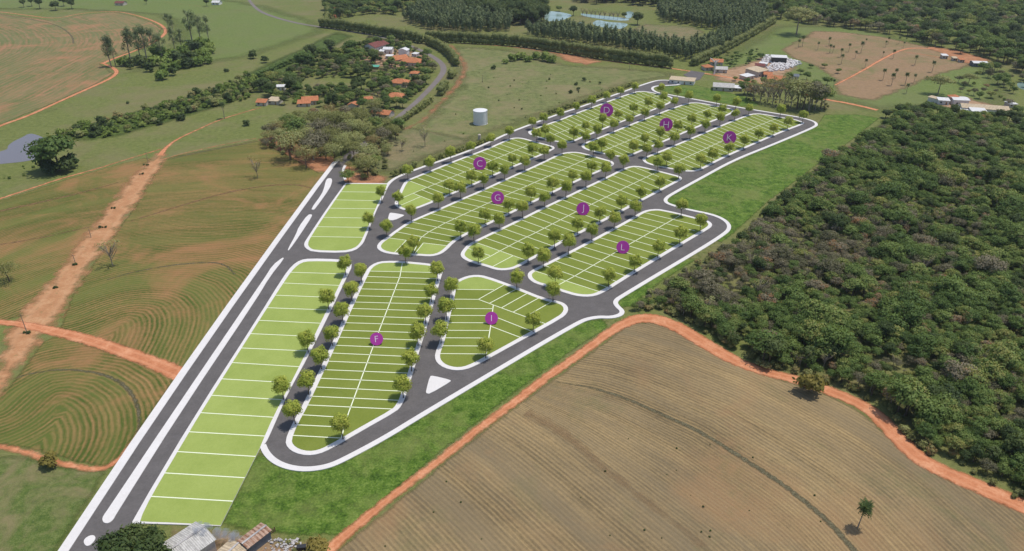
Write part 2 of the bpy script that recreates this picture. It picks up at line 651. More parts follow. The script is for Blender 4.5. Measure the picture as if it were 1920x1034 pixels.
M['leaf_bright'] = leaf_mat('bright_shrub_leaves', [(0.1, (0.095, 0.155, 0.027)), (0.5, (0.169, 0.250, 0.047)), (0.9, (0.270, 0.331, 0.081))], 0.25, 0.5)
M['leaf_euc'] = leaf_mat('eucalyptus_leaves', [(0.1, (0.066, 0.104, 0.049)), (0.5, (0.138, 0.183, 0.083)), (0.9, (0.239, 0.281, 0.129))], 0.18, 0.5)
M['leaf_palm'] = leaf_mat('palm_leaves', [(0.1, (0.039, 0.065, 0.021)), (0.5, (0.072, 0.111, 0.031)), (0.9, (0.130, 0.163, 0.049))], 0.15, 0.4)
M['leaf_yellow'] = leaf_mat('yellow_shrub_leaves', [(0.1, (0.13, 0.12, 0.025)), (0.5, (0.24, 0.20, 0.045)), (0.9, (0.34, 0.27, 0.07))], 0.25, 0.4)
M['leaf_hedge'] = leaf_mat('hedge_leaves', [(0.1, (0.142, 0.169, 0.054)), (0.5, (0.236, 0.257, 0.081)), (0.9, (0.338, 0.338, 0.115))], 0.25, 0.2)


# ------------------------------------------------------------------ ground sheets
def sheet(name, poly, mat, z, spacing, guide=None, jitter=0.0, label=None, guide2=None):
    """ground surface: triangulated with inner points so it can carry distance-to-border and row attributes"""
    poly = ccw(poly)
    closed = poly + [poly[0]]
    b = resample(closed, spacing)[:-1]
    if jitter:
        b = [p + Vector((R.uniform(-1, 1), R.uniform(-1, 1))) * jitter for p in b]
    xs = [p.x for p in b]
    ys = [p.y for p in b]
    bl = b + [b[0]]
    gx, gy = np.meshgrid(np.arange(min(xs), max(xs), spacing), np.arange(min(ys), max(ys), spacing))
    P = np.stack([gx.ravel(), gy.ravel()], 1) + NR.uniform(-0.2, 0.2, (gx.size, 2)) * spacing
    # vectorised inside test
    c = np.zeros(len(P), bool)
    for i in range(len(b)):
        a, d = b[i], bl[i + 1]
        cond = ((a.y > P[:, 1]) != (d.y > P[:, 1])) & (P[:, 0] < (d.x - a.x) * (P[:, 1] - a.y) / (d.y - a.y + 1e-12) + a.x)
        c ^= cond
    P = P[c]
    dist, _ = seg_dist(P, bl)
    P = P[dist > spacing * 0.45]
    verts = [p.copy() for p in b] + [Vector((x, y)) for x, y in P]
    n = len(b)
    ov, oe, of, *_ = delaunay_2d_cdt(verts, [(i, (i + 1) % n) for i in range(n)], [list(range(n))], 1, 1e-4)
    VP = np.array([(v.x, v.y) for v in ov])
    me = bpy.data.meshes.new(name)
    me.from_pydata([(v.x, v.y, z) for v in ov], [], of)
    me.update()
    ed, _ = seg_dist(VP, bl)
    a = me.attributes.new('edge', 'FLOAT', 'POINT')
    a.data.foreach_set('value', ed.astype(np.float32))
    if guide is not None:
        rd, sg = seg_dist(VP, guide)
        if guide2 is not None:
            r2, _ = seg_dist(VP, guide2)
            r2, s2 = seg_dist(VP, guide2)
            rd = np.where(sg < 0, np.where(s2 > 0, rd / (rd + r2) * 40.0, 40.0 + r2), rd)
        a = me.attributes.new('row', 'FLOAT', 'POINT')
        a.data.foreach_set('value', (rd * sg).astype(np.float32))
    o = link(name, me, mat)
    tag(o, label, None, None, 'structure')
    return o


def track(name, pts_px, widths_px, mat, z, smooth=2, label=None):
    """dirt track ribbon; widths given as pixel width measured along the image row are turned into metres"""
    c = G(pts_px)
    if isinstance(widths_px, (int, float)):
        widths_px = [widths_px] * len(pts_px)
    w = [widths_px[i] / ppm(*pts_px[i]) for i in range(len(pts_px))]
    P3 = [Vector((c[i].x, c[i].y, w[i])) for i in range(len(c))]
    P3 = chaikin(P3, smooth, False)
    c = [Vector((p.x, p.y)) for p in P3]
    w = [p.z for p in P3]
    V, F, E, A = [], [], [], []
    n = len(c)
    js = (-1, -0.6, 0, 0.6, 1)
    for i in range(n):
        t = (c[min(n - 1, i + 1)] - c[max(0, i - 1)]).normalized()
        nn = Vector((-t.y, t.x))
        for j in js:
            q = c[i] + nn * (j * w[i] * 0.5 * 1.25)
            V.append((q.x, q.y, z))
            E.append((1 - abs(j)) * w[i] * 0.5 * 1.25)
            A.append(j)
    k = len(js)
    for i in range(n - 1):
        for j in range(k - 1):
            F.append([i * k + j + 1, i * k + j, (i + 1) * k + j, (i + 1) * k + j + 1])
    me = bpy.data.meshes.new(name)
    me.from_pydata(V, [], F)
    me.update()
    a = me.attributes.new('edge', 'FLOAT', 'POINT')
    a.data.foreach_set('value', np.array(E, np.float32))
    a = me.attributes.new('across', 'FLOAT', 'POINT')
    a.data.foreach_set('value', np.array(A, np.float32))
    o = link(name, me, mat)
    tag(o, label, None, None, 'structure')
    return o


S = 6000.0
g = mk('ground', [(-S, -600, 0), (S, -600, 0), (S, S, 0), (-S, S, 0)], [[0, 1, 2, 3]], M['ground'])
tag(g, 'green and brown pasture land reaching to the horizon', kind='structure')

# far and side pastures
sheet('pasture', G([(0, 250), (100, 210), (230, 140), (330, 130), (470, 110), (620, 60), (600, 40), (500, 10), (330, -20), (-40, -30), (-60, 20), (130, 20), (290, 30), (330, 60), (300, 100), (-60, 270)]),
      M['meadow'], 0.02, 14, label='smooth green pasture above the contour field')
sheet('meadow', G([(845, 85), (960, 92), (1060, 120), (1290, 135), (1240, 150), (1180, 160), (960, 240), (800, 305), (735, 330), (700, 330), (760, 250), (850, 160)]),
      M['rough'], 0.02, 10, label='green meadow around the white water tank')
sheet('meadow', G([(1300, 130), (1450, 45), (1620, 50), (1760, 90), (1900, 140), (1900, 200), (1640, 215), (1540, 185), (1400, 160)]),
      M['meadow'], 0.02, 14, label='green meadow around the palm pasture')
sheet('pasture', G([(-60, 850), (60, 855), (110, 872), (205, 882), (110, 1034), (60, 1100), (-120, 1100)]),
      M['corner'], 0.02, 4, label='patchy green and brown pasture in the bottom left corner')
sheet('bare_soil', G([(480, 262), (520, 250), (640, 300), (700, 325), (735, 330), (724, 350), (640, 350), (600, 325), (560, 330), (500, 300)]),
      M['bare'], 0.03, 5, label='red bare soil under the olive trees at the avenue end')
sheet('bare_soil', G([(690, 245), (760, 235), (830, 250), (900, 262), (830, 285), (740, 322), (690, 330), (655, 300)]),
      M['dry'], 0.025, 6, label='dry grassy slope above the avenue end')
sheet('bare_soil', G([(1030, 98), (1060, 100), (1135, 116), (1100, 123), (1060, 116)]), M['bare'], 0.03, 5,
      label='red bare patch below the long hedge')
sheet('bare_soil', G([(1330, 138), (1390, 120), (1430, 106), (1490, 108), (1498, 128), (1470, 150), (1440, 162), (1385, 160), (1340, 150)]),
      M['yard'], 0.03, 7, label='bare yard soil around the farm buildings')
sheet('bare_soil', G([(690, 95), (730, 90), (800, 100), (820, 120), (790, 130), (740, 130), (690, 125), (660, 118)]), M['yard'], 0.03, 6,
      label='bare yard soil among the orange roofed houses')
sheet('bare_soil', G([(1740, 190), (1800, 178), (1900, 205), (1900, 220), (1800, 215)]), M['yard'], 0.03, 7,
      label='bare yard soil around the long sheds')
sheet('bare_soil', G([(1730, 85), (1790, 92), (1860, 112), (1850, 125), (1790, 117), (1730, 102)]), M['bare'], 0.03, 6,
      label='red yard by the shed at the palm pasture')
sheet('bare_soil', G([(315, 985), (420, 995), (520, 1000), (590, 1008), (612, 1034), (600, 1080), (270, 1080)]), M['yard'], 0.03, 2.5,
      label='littered yard soil around the grey warehouse')

# crop fields to the left of the avenue
guideL = G([(-200, 470), (0, 405), (120, 372), (250, 350), (330, 328), (420, 308), (520, 292)])
sheet('crop_field', G([(-80, 400), (0, 376), (120, 338), (230, 306), (290, 292), (250, 350), (190, 420), (120, 520), (75, 590), (0, 602), (-120, 600)]),
      M['crop'], 0.04, 5, guide=guideL, label='olive crop field left of the wide dirt clearing')
guideR = G([(120, 560), (160, 545), (230, 525), (300, 518), (360, 521), (400, 535), (425, 560), (432, 590), (425, 625), (400, 690), (360, 760)])
sheet('crop_field', G([(305, 300), (330, 292), (480, 263), (540, 290), (600, 325), (622, 322), (464, 530), (345, 702), (240, 655), (110, 618), (130, 560), (190, 470), (250, 390)]),
      M['crop'], 0.045, 4, guide=guideR, label='striped crop field between the dirt clearing and the avenue')
guideB = G([(0, 770), (40, 735), (90, 705), (150, 697), (200, 705), (240, 730), (258, 765), (262, 800), (250, 840), (225, 880)])
sheet('crop_field', G([(85, 632), (120, 630), (230, 668), (335, 705), (280, 785), (212, 880), (140, 868), (70, 848), (-70, 825), (-60, 790), (20, 720)]),
      M['crop'], 0.05, 3, guide=guideB, label='crop field with curved rows in the lower left')
guideT = G([(-200, 15), (-40, 24), (40, 32), (85, 41), (115, 52), (136, 68), (138, 80), (125, 96), (95, 112), (40, 138), (-60, 185), (-200, 230)])
sheet('crop_field', G([(-90, 20), (0, 26), (50, 32), (105, 40), (151, 28), (214, 23), (251, 30), (289, 43), (306, 55), (285, 80), (225, 106), (190, 120), (215, 138), (195, 152), (100, 195), (0, 235), (-150, 290)]),
      M['contour'], 0.045, 8, guide=guideT, label='red and green contour ploughed field in the top left corner')
# stubble field on the right
guideS2 = G([(600, 560), (700, 612), (800, 664), (900, 722), (985, 776), (1040, 812), (1100, 856), (1190, 926), (1290, 1004), (1340, 1045), (1440, 1130)])
guideS = G([(700, 610), (820, 650), (940, 688), (1045, 717), (1120, 730), (1180, 750), (1240, 777), (1310, 808), (1380, 852), (1440, 890), (1490, 925), (1550, 975), (1600, 1030), (1680, 1120)])
sheet('stubble_field', G([(1180, 606), (1215, 603), (1260, 614), (1310, 644), (1360, 672), (1440, 704), (1500, 722), (1560, 742), (1620, 775), (1670, 820), (1710, 860), (1760, 890), (1880, 940), (1990, 985), (1990, 1120), (560, 1120), (625, 1034), (700, 975), (830, 868), (960, 765), (1090, 672)]),
      M['stubble'], 0.04, 4, guide=guideS, guide2=guideS2, label='brown harvested field with fine rows on the right')
track('grass_bank', [(1040, 716), (1090, 724), (1125, 731), (1180, 750), (1240, 777), (1310, 808), (1380, 852), (1440, 890), (1490, 925), (1550, 975), (1600, 1030), (1640, 1075)],
      [3, 5, 7, 8, 9, 10, 11, 12, 12, 13, 14, 14], M['strip'], 0.075, label='dark weedy contour bank across the stubble field')
track('grass_bank', [(985, 775), (1040, 800), (1100, 850), (1190, 925), (1290, 1000), (1340, 1045)], [26, 26, 20, 20, 18, 18],
      M['faint_bank'], 0.07, label='reddish faint bank in the lower stubble field')
track('grass_bank', [(20, 712), (60, 700), (120, 692), (190, 700), (235, 722), (257, 755), (262, 785), (258, 815)], [4, 5, 6, 7, 8, 8, 7, 5],
      M['strip'], 0.075, label='dark curved bank in the lower left crop field')
track('grass_bank', [(200, 525), (260, 508), (340, 495), (400, 492), (425, 498), (440, 515)], [4, 4, 5, 5, 5, 4], M['strip'], 0.075,
      label='dark curved bank in the striped crop field')
track('grass_bank', [(315, 300), (345, 292), (400, 281), (480, 266)], [3, 5, 5, 4], M['strip'], 0.075, label='dark bank below the thin farm track')
track('grass_bank', [(0, 28), (75, 39), (113, 50), (136, 68), (138, 82)], [2, 2.5, 2.5, 3, 3], M['strip'], 0.075, label='dark curved bank in the contour field')
track('grass_bank', [(-20, 402), (0, 396), (80, 379), (160, 360), (222, 343)], [6, 7, 7, 6, 4], M['bank_red'], 0.076, label='reddish terrace bank in the upper left crop field')
track('grass_bank', [(245, 415), (330, 389), (420, 362), (500, 348), (560, 346), (592, 356)], [4, 6, 6, 6, 6, 4], M['bank_red'], 0.076, label='reddish terrace bank in the upper part of the striped field')
track('grass_bank', [(-20, 462), (60, 450), (150, 430), (180, 424)], [5, 6, 5, 3], M['bank_red'], 0.076, label='faint terrace bank left of the dirt clearing')
sheet('scrub_grass', G([(98, 256), (200, 222), (330, 186), (420, 158), (500, 118), (560, 92), (630, 58), (665, 68), (610, 100), (520, 150), (480, 172), (430, 198), (370, 214), (300, 236), (220, 258), (150, 268)]), M['scrub'], 0.05, 7, label='dark scrubby grass under the long brush strip')
# lush verges
sheet('grass_verge', G([(412, 986), (470, 870), (492, 836), (520, 870), (575, 880), (640, 866), (730, 818), (960, 678), (1080, 604), (1150, 594), (1165, 600), (1080, 655), (950, 750), (830, 848), (690, 965), (640, 1005), (560, 1006), (480, 998)]),
      M['lush'], 0.06, 3.5, label='lush green grass verge between the loop road and the dirt track')
sheet('grass_verge', G([(1240, 378), (1320, 330), (1440, 276), (1530, 236), (1545, 215), (1610, 215), (1650, 222), (1590, 270), (1520, 320), (1440, 380), (1375, 440), (1320, 480), (1240, 530), (1190, 575), (1165, 580), (1150, 565), (1220, 515), (1330, 455), (1360, 420), (1300, 398), (1250, 385)]),
      M['lush'], 0.06, 4, label='lush green grass slope between the streets and the forest')
sheet('grass_verge', G([(1228, 165), (1262, 161), (1300, 158), (1330, 166), (1400, 182), (1430, 200), (1390, 200), (1255, 176)]),
      M['lush'], 0.06, 4, label='small green lawn by the teardrop turning circle')
sheet('palm_pasture', G([(1462, 92), (1525, 58), (1581, 60), (1660, 70), (1740, 88), (1830, 123), (1759, 143), (1640, 192), (1560, 178), (1566, 150), (1520, 122), (1480, 108)]),
      M['palm_soil'], 0.045, 9, label='brown pasture dotted with palms')
# dirt tracks
track('dirt_track', [(-40, 388), (0, 373), (50, 357), (118, 334), (176, 319), (226, 303), (276, 288), (302, 280)], [8, 8, 7, 7, 6, 5, 5, 5], M['red_dirt'], 0.085,
      label='narrow dirt track along the top of the crop field')
track('dirt_track', [(300, 292), (312, 276), (334, 260), (377, 241), (402, 229), (440, 216), (490, 202)], [12, 8, 6, 5, 5, 5, 4], M['red_dirt'], 0.09,
      label='dirt track running up to the village')
track('dirt_track', [(304, 300), (340, 289), (402, 275), (480, 260)], [5, 4, 4, 3], M['red_dirt'], 0.095, label='thin dirt track towards the olive trees')
track('dirt_clearing', [(304, 286), (296, 300), (264, 335), (234, 381), (201, 421), (163, 474), (131, 516), (112, 545), (85, 580), (62, 610), (40, 646), (12, 701), (-10, 740), (-40, 790)],
      [20, 28, 46, 46, 52, 52, 58, 60, 74, 80, 60, 42, 36, 34], M['brown_dirt'], 0.082, label='wide worn dirt clearing under the pole line')
track('dirt_track', [(-60, 598), (0, 604), (50, 610), (96, 620), (176, 640), (239, 663), (289, 680), (345, 706)], [16, 17, 18, 24, 26, 28, 30, 34], M['red_dirt'], 0.1,
      label='red dirt track crossing to the avenue')
track('dirt_track', [(-50, 828), (0, 838), (50, 848), (88, 862), (138, 875), (176, 881), (210, 876), (240, 840), (300, 758)], [14, 14, 15, 16, 16, 16, 14, 8, 5], M['red_dirt'], 0.105,
      label='red dirt track below the curved crop rows')
track('dirt_track', [(580, 1070), (616, 1032), (671, 983), (757, 915), (832, 857), (908, 797), (945, 770), (1023, 709), (1086, 666), (1136, 628), (1174, 605), (1199, 597), (1232, 598), (1274, 615), (1317, 642), (1362, 669), (1400, 687), (1440, 700), (1490, 711), (1541, 728), (1591, 748), (1631, 768), (1660, 795), (1683, 822), (1717, 855), (1754, 879), (1817, 905), (1880, 933), (1990, 980)],
      [26, 26, 22, 19, 19, 19, 19, 19, 19, 20, 23, 28, 30, 31, 31, 30, 26, 24, 27, 29, 28, 30, 33, 35, 37, 36, 39, 41, 42], M['red_dirt'], 0.11, label='long red dirt road between the verge, the stubble field and the forest')
track('dirt_track', [(-40, 20), (0, 22.5), (50, 29), (105, 36.5), (151, 25), (214, 21), (251, 27.5), (289, 40), (307, 50), (313, 62), (289, 80), (251, 97), (219, 108), (191, 120)],
      [4, 4, 4, 4, 4, 4, 4, 5, 6, 7, 6, 6, 7, 8], M['red_dirt'], 0.085, label='dirt track over the top of the contour field')
track('dirt_track', [(191, 118), (219, 131), (218, 140), (201, 151), (151, 173), (100, 196), (50, 219), (0, 236), (-60, 262)], [6, 8, 8, 8, 8, 8, 9, 9, 9], M['red_dirt'], 0.09,
      label='dirt track along the lower edge of the contour field')
track('dirt_track', [(842, 84), (856, 100), (872, 122), (867, 150), (832, 186), (812, 209), (794, 227), (755, 245)], [10, 13, 14, 12, 12, 12, 12, 8], M['bare'], 0.085,
      label='eroded red strip beside the curving road')
track('dirt_track', [(815, 79), (900, 84), (960, 88), (1040, 100), (1180, 121), (1234, 125), (1287, 133), (1340, 141), (1400, 152), (1480, 168), (1540, 186), (1591, 194), (1645, 207)],
      [4, 4, 4, 4, 5, 6, 7, 8, 8, 8, 9, 10, 10], M['red_dirt'], 0.095, label='dirt road along the hedge and past the farm')
track('dirt_track', [(1566, 160), (1616, 134), (1649, 114), (1684, 96), (1709, 90), (1750, 92)], [5, 6, 6, 6, 6, 6], M['red_dirt'], 0.09,
      label='orange dirt track through the palm pasture')
track('dirt_track', [(1690, 97), (1740, 104), (1800, 115), (1850, 122)], [3, 4, 5, 4], M['red_dirt'], 0.092, label='dirt spur along the far palm pasture')
track('dirt_track', [(305, 5), (350, 9), (420, 18), (480, 23)], [2, 2, 2, 2.5], M['brown_dirt'], 0.08, label='faint dirt track at the top left')
track('village_road', [(462, -6), (480, 17.6), (505, 30), (555, 44), (601, 51), (654, 59), (700, 67), (735, 75), (769, 86), (802, 101), (826, 116), (834, 131), (824, 147), (807, 166), (782, 191), (752, 216), (715, 246), (672, 280), (645, 300), (634, 312)],
      [4, 5, 6, 6, 6, 6, 6, 6, 7, 8, 9, 9, 9, 9, 9, 9, 11, 14, 18, 20], M['old_asphalt'], 0.12, label='grey asphalt country road curving past the village')
track('dirt_track', [(640, -4), (632, 8), (625, 22), (630, 34)], [3, 5, 6, 4], M['red_dirt'], 0.08, label='short dirt drive behind the hedge at the top')
track('dirt_track', [(1010, 3), (1090, 5), (1160, 9), (1230, 16), (1250, 30)], [2.5, 2.5, 2.5, 3, 3], M['brown_dirt'], 0.08, label='brown farm track above the fish ponds')
track('dirt_track', [(1140, 60), (1190, 62), (1240, 70), (1290, 78)], [3, 3, 3, 3], M['brown_dirt'], 0.08, label='pale track below the fish ponds')
sheet('bare_soil', G([(1170, 60), (1210, 45), (1300, 50), (1325, 60), (1290, 78), (1200, 68)]), M['dry'], 0.035, 8, label='dry field beside the fish ponds')


def pond(name, pts, mat, label, z=0.07):
    o = prism(name, chaikin(G(pts), 2), 0.0, z, mat)
    tag(o, label, kind='structure')


pond('pond', [(-30, 290), (0, 285), (15, 280), (14, 274), (26, 265), (42, 258), (55, 250), (72, 254), (88, 262), (76, 282), (74, 297), (45, 304), (0, 308), (-30, 312)],
     M['water_grey'], 'grey pond at the left edge')
pond('pond', [(1020, 21), (1045, 22), (1075, 28), (1066, 34), (1050, 40), (1024, 41), (1018, 30)], M['water_blue'], 'pale fish pond beside the dark wood')
pond('pond', [(1108, 45), (1120, 37), (1140, 42), (1180, 44), (1172, 52), (1158, 56), (1125, 51)], M['water_blue'], 'pale fish pond below the bare trees')
pond('pond', [(1088, 25), (1110, 28), (1160, 33), (1182, 36), (1175, 40), (1130, 37), (1090, 30)], M['water_blue'], 'narrow fish pond behind the bare trees')
pond('pond', [(1170, 25), (1178, 21), (1190, 24), (1184, 34), (1174, 36)], M['water_blue'], 'small fish pond by the round tree')
pond('pond', [(1084, 42), (1094, 43), (1092, 48), (1084, 47)], M['water_blue'], 'tiny fish pond')
pond('pond', [(1905, 155), (1930, 154), (1930, 169), (1910, 167)], M['water_blue'], 'blue pond at the right edge')

# ------------------------------------------------------------------ streets
ZR, ZK, ZL = 0.15, 0.30, 0.312
av_left = [(100, 1080), (129.5, 1034), (295.5, 780), (474, 522), (628, 309), (642, 298)]
av_right_top = [(652, 303), (645, 311), (641, 319), (641, 328), (645, 338)]
nw_edge = [(724, 358), (731, 346), (741, 337), (760, 328), (800, 313), (840, 299.5), (883, 284), (914, 271), (960, 249), (993, 236.5), (1046, 216.5), (1089, 202.5),
           (1132, 187), (1175, 172), (1200, 162.5), (1228, 153.5), (1240, 151.5), (1262, 152.5), (1272, 155), (1275, 157), (1270, 159.5), (1254, 160.5)]
island_edge = [(1254, 160.5), (1228, 161.5), (1220, 165.5), (1222, 170.5), (1232, 175.5), (1259, 180), (1297, 187), (1387, 203.5), (1440, 212), (1493, 220.5), (1510, 224.5), (1523, 228.5), (1528.5, 233), (1526, 238),
               (1474, 260), (1440, 274), (1372, 301), (1312, 334), (1257, 364), (1245.4, 372), (1243.6, 378), (1249, 383.5), (1264, 388.5), (1287, 395), (1332, 404), (1352, 412), (1362, 420.5), (1363.6, 428.5), (1357, 437), (1312, 466),
               (1219, 521), (1161, 556), (1152, 562), (1148.6, 569), (1153.6, 577), (1163, 585), (1158.6, 590.5), (1143.6, 594), (1123, 593), (1098, 597), (1078, 606), (1010, 645), (960, 674.5),
               (782, 780), (719, 819), (636, 863), (611, 872.5), (585.6, 876.5), (563, 876.5), (538, 871.5), (518, 861.5), (505, 848), (499, 834)]
asph = av_left + av_right_top + [(652, 352), (680, 365), (712, 362)] + nw_edge + island_edge[1:] + [(470, 800), (270, 950), (225, 1010), (180, 1080)]
road = prism('road', G(asph), 0.0, ZR, M['asphalt'])
tag(road, 'dark asphalt streets and avenue of the new housing estate', kind='structure')


def kerb(name, pts_px, width, label, side=1, n=1):
    c = chaikin(G(pts_px), n, False)
    o = offset_open(c, width * side)
    V, F = [], []
    for i in range(len(c)):
        for p, z in ((c[i], ZK + 0.006), (o[i], ZK + 0.006), (c[i], 0.0), (o[i], 0.0)):
            V.append((p.x, p.y, z))
    for i in range(len(c) - 1):
        a, d = i * 4, (i + 1) * 4
        F += [[a, a + 1, d + 1, d], [a + 1, a + 3, d + 3, d + 1], [a, d, d + 2, a + 2]]
    k = len(c) - 1
    F += [[0, 2, 3, 1], [k * 4, k * 4 + 1, k * 4 + 3, k * 4 + 2]]
    me = bpy.data.meshes.new(name)
    me.from_pydata(V, [], F)
    bm = bmesh.new()
    bm.from_mesh(me)
    bmesh.ops.recalc_face_normals(bm, faces=bm.faces)
    bm.to_mesh(me)
    bm.free()
    o = link(name, me, M['white'])
    tag(o, label, kind='structure')
    return o


kerb('pavement', av_left, 2.7, 'wide white pavement along the left side of the avenue', 1)
kerb('pavement', nw_edge, 1.9, 'white pavement along the upper street', 1, 2)
kerb('pavement', island_edge, 1.9, 'long white pavement round the outer side of the estate', 1, 2)
kerb('pavement', av_right_top[1:], 1.5, 'short white pavement at the avenue end', 1, 2)
kerb('pavement', [(1275, 156.5), (1284, 155.5), (1296, 156.5)], 1.6, 'short white pavement spur by the beige shed', -1, 1)


def islet(name, pts, label, cat='traffic island', n=1):
    o = prism(name, chaikin(G(pts), n), 0.0, ZK, M['white'])
    tag(o, label, cat, 'white traffic islands')


islet('traffic_island', [(157, 1019), (159, 1012), (168, 1006), (176, 1005), (180, 1009), (178, 1015), (170, 1024), (162, 1026)], 'small oval white traffic island at the bottom of the avenue', n=2)
islet('median_strip', [(192, 976), (194, 969), (204, 955), (323, 777), (480, 546), (498, 520), (511, 499), (530, 484), (533, 486), (506, 520), (481, 562), (337, 777), (218, 966), (213, 976), (204, 983), (195, 982)], 'long white median strip down the lower avenue', 'median strip')
islet('median_strip', [(539, 470), (555, 441), (560, 427), (577, 404), (585, 403), (585, 407), (563, 441), (542, 471)], 'middle white median strip tapering to a thin tail', 'median strip')
islet('median_strip', [(583, 393), (603, 366), (608, 353), (611, 340), (614.5, 335.5), (622, 335.5), (623, 342), (618, 355), (593, 390), (588, 395)], 'short white median strip at the top of the avenue', 'median strip')
islet('traffic_island', [(730, 401), (734, 400), (758, 404), (757, 406), (739, 414.5), (727, 414)], 'white triangular traffic island left of block G', n=1)
islet('traffic_island', [(806, 707), (812, 706), (845, 714), (845, 717), (806, 740), (799, 739), (799, 734)], 'white triangular traffic island below block I', n=1)


# ------------------------------------------------------------------ blocks of lots
def clip_seg(a, b, poly):
    ts = [0.0, 1.0]
    d = b - a
    n = len(poly)
    for i in range(n):
        p, q = poly[i], poly[(i + 1) % n]
        e = q - p
        den = d.x * e.y - d.y * e.x
        if abs(den) < 1e-9:
            continue
        t = ((p.x - a.x) * e.y - (p.y - a.y) * e.x) / den
        s = ((p.x - a.x) * d.y - (p.y - a.y) * d.x) / den
        if 0 < t < 1 and 0 <= s <= 1:
            ts.append(t)
    ts.sort()
    out = []
    for t0, t1 in zip(ts, ts[1:]):
        if t1 - t0 > 1e-4 and inside(a + d * ((t0 + t1) / 2), poly):
            out.append((a + d * t0, a + d * t1))
    return out


LINE_W = 0.34


def block(letter, label, outer_px, inner_px, lines_px, bright, sw=1.75, n=1):
    """outer: kerb outline; lines: list of px polylines (lot limits); bright: px points whose lots are bright green"""
    outer = ccw(chaikin(G(outer_px), n))
    inner = ccw(chaikin(G(inner_px), n)) if inner_px else offset_closed(outer, sw)
    root = empty('lot_block', (0, 0, 0))
    tag(root, label, 'lot block', 'grass blocks of building lots')
    prism('pavement', outer, 0.0, ZK, M['white'], root)
    verts = [p.copy() for p in inner]
    m0 = len(inner)
    edges = [(i, (i + 1) % m0) for i in range(m0)]
    segs = []
    for ln in lines_px:
        g_ = G(ln) if not isinstance(ln[0], Vector) else ln
        for a, b_ in zip(g_, g_[1:]):
            for s0, s1 in clip_seg(a, b_, inner):
                if (s1 - s0).length < 1.0:
                    continue
                segs.append((s0, s1))
    for s0, s1 in segs:
        d = (s1 - s0).normalized() * 0.5
        k = len(verts)
        verts += [s0 - d, s1 + d]
        edges.append((k, k + 1))
    ov, oe, of, _, oed, _ = delaunay_2d_cdt(verts, edges, [], 0, 1e-4)
    cons = {tuple(sorted(e)) for e, og in zip(oe, oed) if og}
    keep = [i for i, f in enumerate(of) if inside(sum((ov[j] for j in f), Vector((0, 0))) / len(f), inner)]
    emap = {}
    for i in keep:
        f = of[i]
        for j in range(len(f)):
            e = tuple(sorted((f[j], f[(j + 1) % len(f)])))
            if e not in cons:
                emap.setdefault(e, []).append(i)
    adj = {i: [] for i in keep}
    for e, fs in emap.items():
        if len(fs) == 2:
            adj[fs[0]].append(fs[1])
            adj[fs[1]].append(fs[0])
    bg = G(bright) if bright != 'all' else []
    seen = set()
    for i in keep:
        if i in seen:
            continue
        st, reg = [i], []
        seen.add(i)
        while st:
            k = st.pop()
            reg.append(k)
            for q in adj[k]:
                if q not in seen:
                    seen.add(q)
                    st.append(q)
        vm, V, F = {}, [], []
        for k in reg:
            ff = []
            for j in of[k]:
                if j not in vm:
                    vm[j] = len(V)
                    V.append((ov[j].x, ov[j].y, ZL))
                ff.append(vm[j])
            F.append(ff)
        isb = bright == 'all'
        if not isb:
            for q in bg:
                for k in reg:
                    if inside(q, [ov[j] for j in of[k]]):
                        isb = True
        o = mk('lot', V, F, M['lot_bright' if isb else 'lot_dark'], root)
        if isb and bright != 'all':
            o['label'] = 'bright green end lot'
    for s0, s1 in segs:
        t = (s1 - s0).normalized()
        nn = Vector((-t.y, t.x)) * LINE_W / 2
        mk('lot_line', [(p.x, p.y, ZL + 0.014) for p in (s0 - nn, s1 - nn, s1 + nn, s0 + nn)], [[0, 1, 2, 3]], M['line'], root)
    return root


def fan(p0, p1, q0, q1, n, skip=()):
    """n cross lines between line p0-p1 and line q0-q1, evenly spaced on the ground"""
    P0, P1, Q0, Q1 = G([p0, p1, q0, q1])
    out = []
    for i in range(n):
        if i in skip:
            continue
        t = i / (n - 1)
        a, b_ = P0.lerp(P1, t), Q0.lerp(Q1, t)
        d = (b_ - a) * 0.12
        out.append([a - d, b_ + d])
    return out


# E: bright strip along the lower avenue
block('E', 'bright green strip of lots along the lower avenue',
      [(244, 985), (366, 780), (480, 603), (531.5, 520), (548, 499), (563, 489), (580.6, 486), (636, 487.5), (655, 491), (661, 499), (651, 520), (621, 583), (579, 668), (540, 739), (525, 774), (503, 824), (497, 834), (488, 841), (487, 843), (414, 987), (413.5, 987.8), (412, 987.8), (264, 983), (252, 983)],
      [(262, 978), (284, 932), (334.5, 847), (377, 775), (480, 612), (538, 522), (552, 504), (565, 494), (581, 491), (636, 492), (648, 495), (652, 502), (637, 535), (609.5, 590), (560.5, 691), (514, 780), (490, 835), (488, 841), (414.5, 986), (414, 986.8), (411, 986.8), (330, 982), (268, 980)],
      [[(x0 - 20, y0 - 0.6), (x1 + 20, y1 + 0.6)] for x0, y0, x1, y1 in
       [(543, 512, 640, 515), (531, 532, 633, 537), (518, 555, 622, 559.5), (503, 578.6, 612, 583), (486, 602, 599, 608), (470, 627, 588, 633), (454, 654, 574, 660), (436, 681, 560, 690),
        (416, 711.6, 545, 720), (398.5, 742.5, 531, 752), (377, 775, 515, 785), (356, 811, 496, 820), (333, 848, 473, 858), (308, 888, 454, 898), (281.6, 932, 432.5, 942)]],
      'all', n=1)
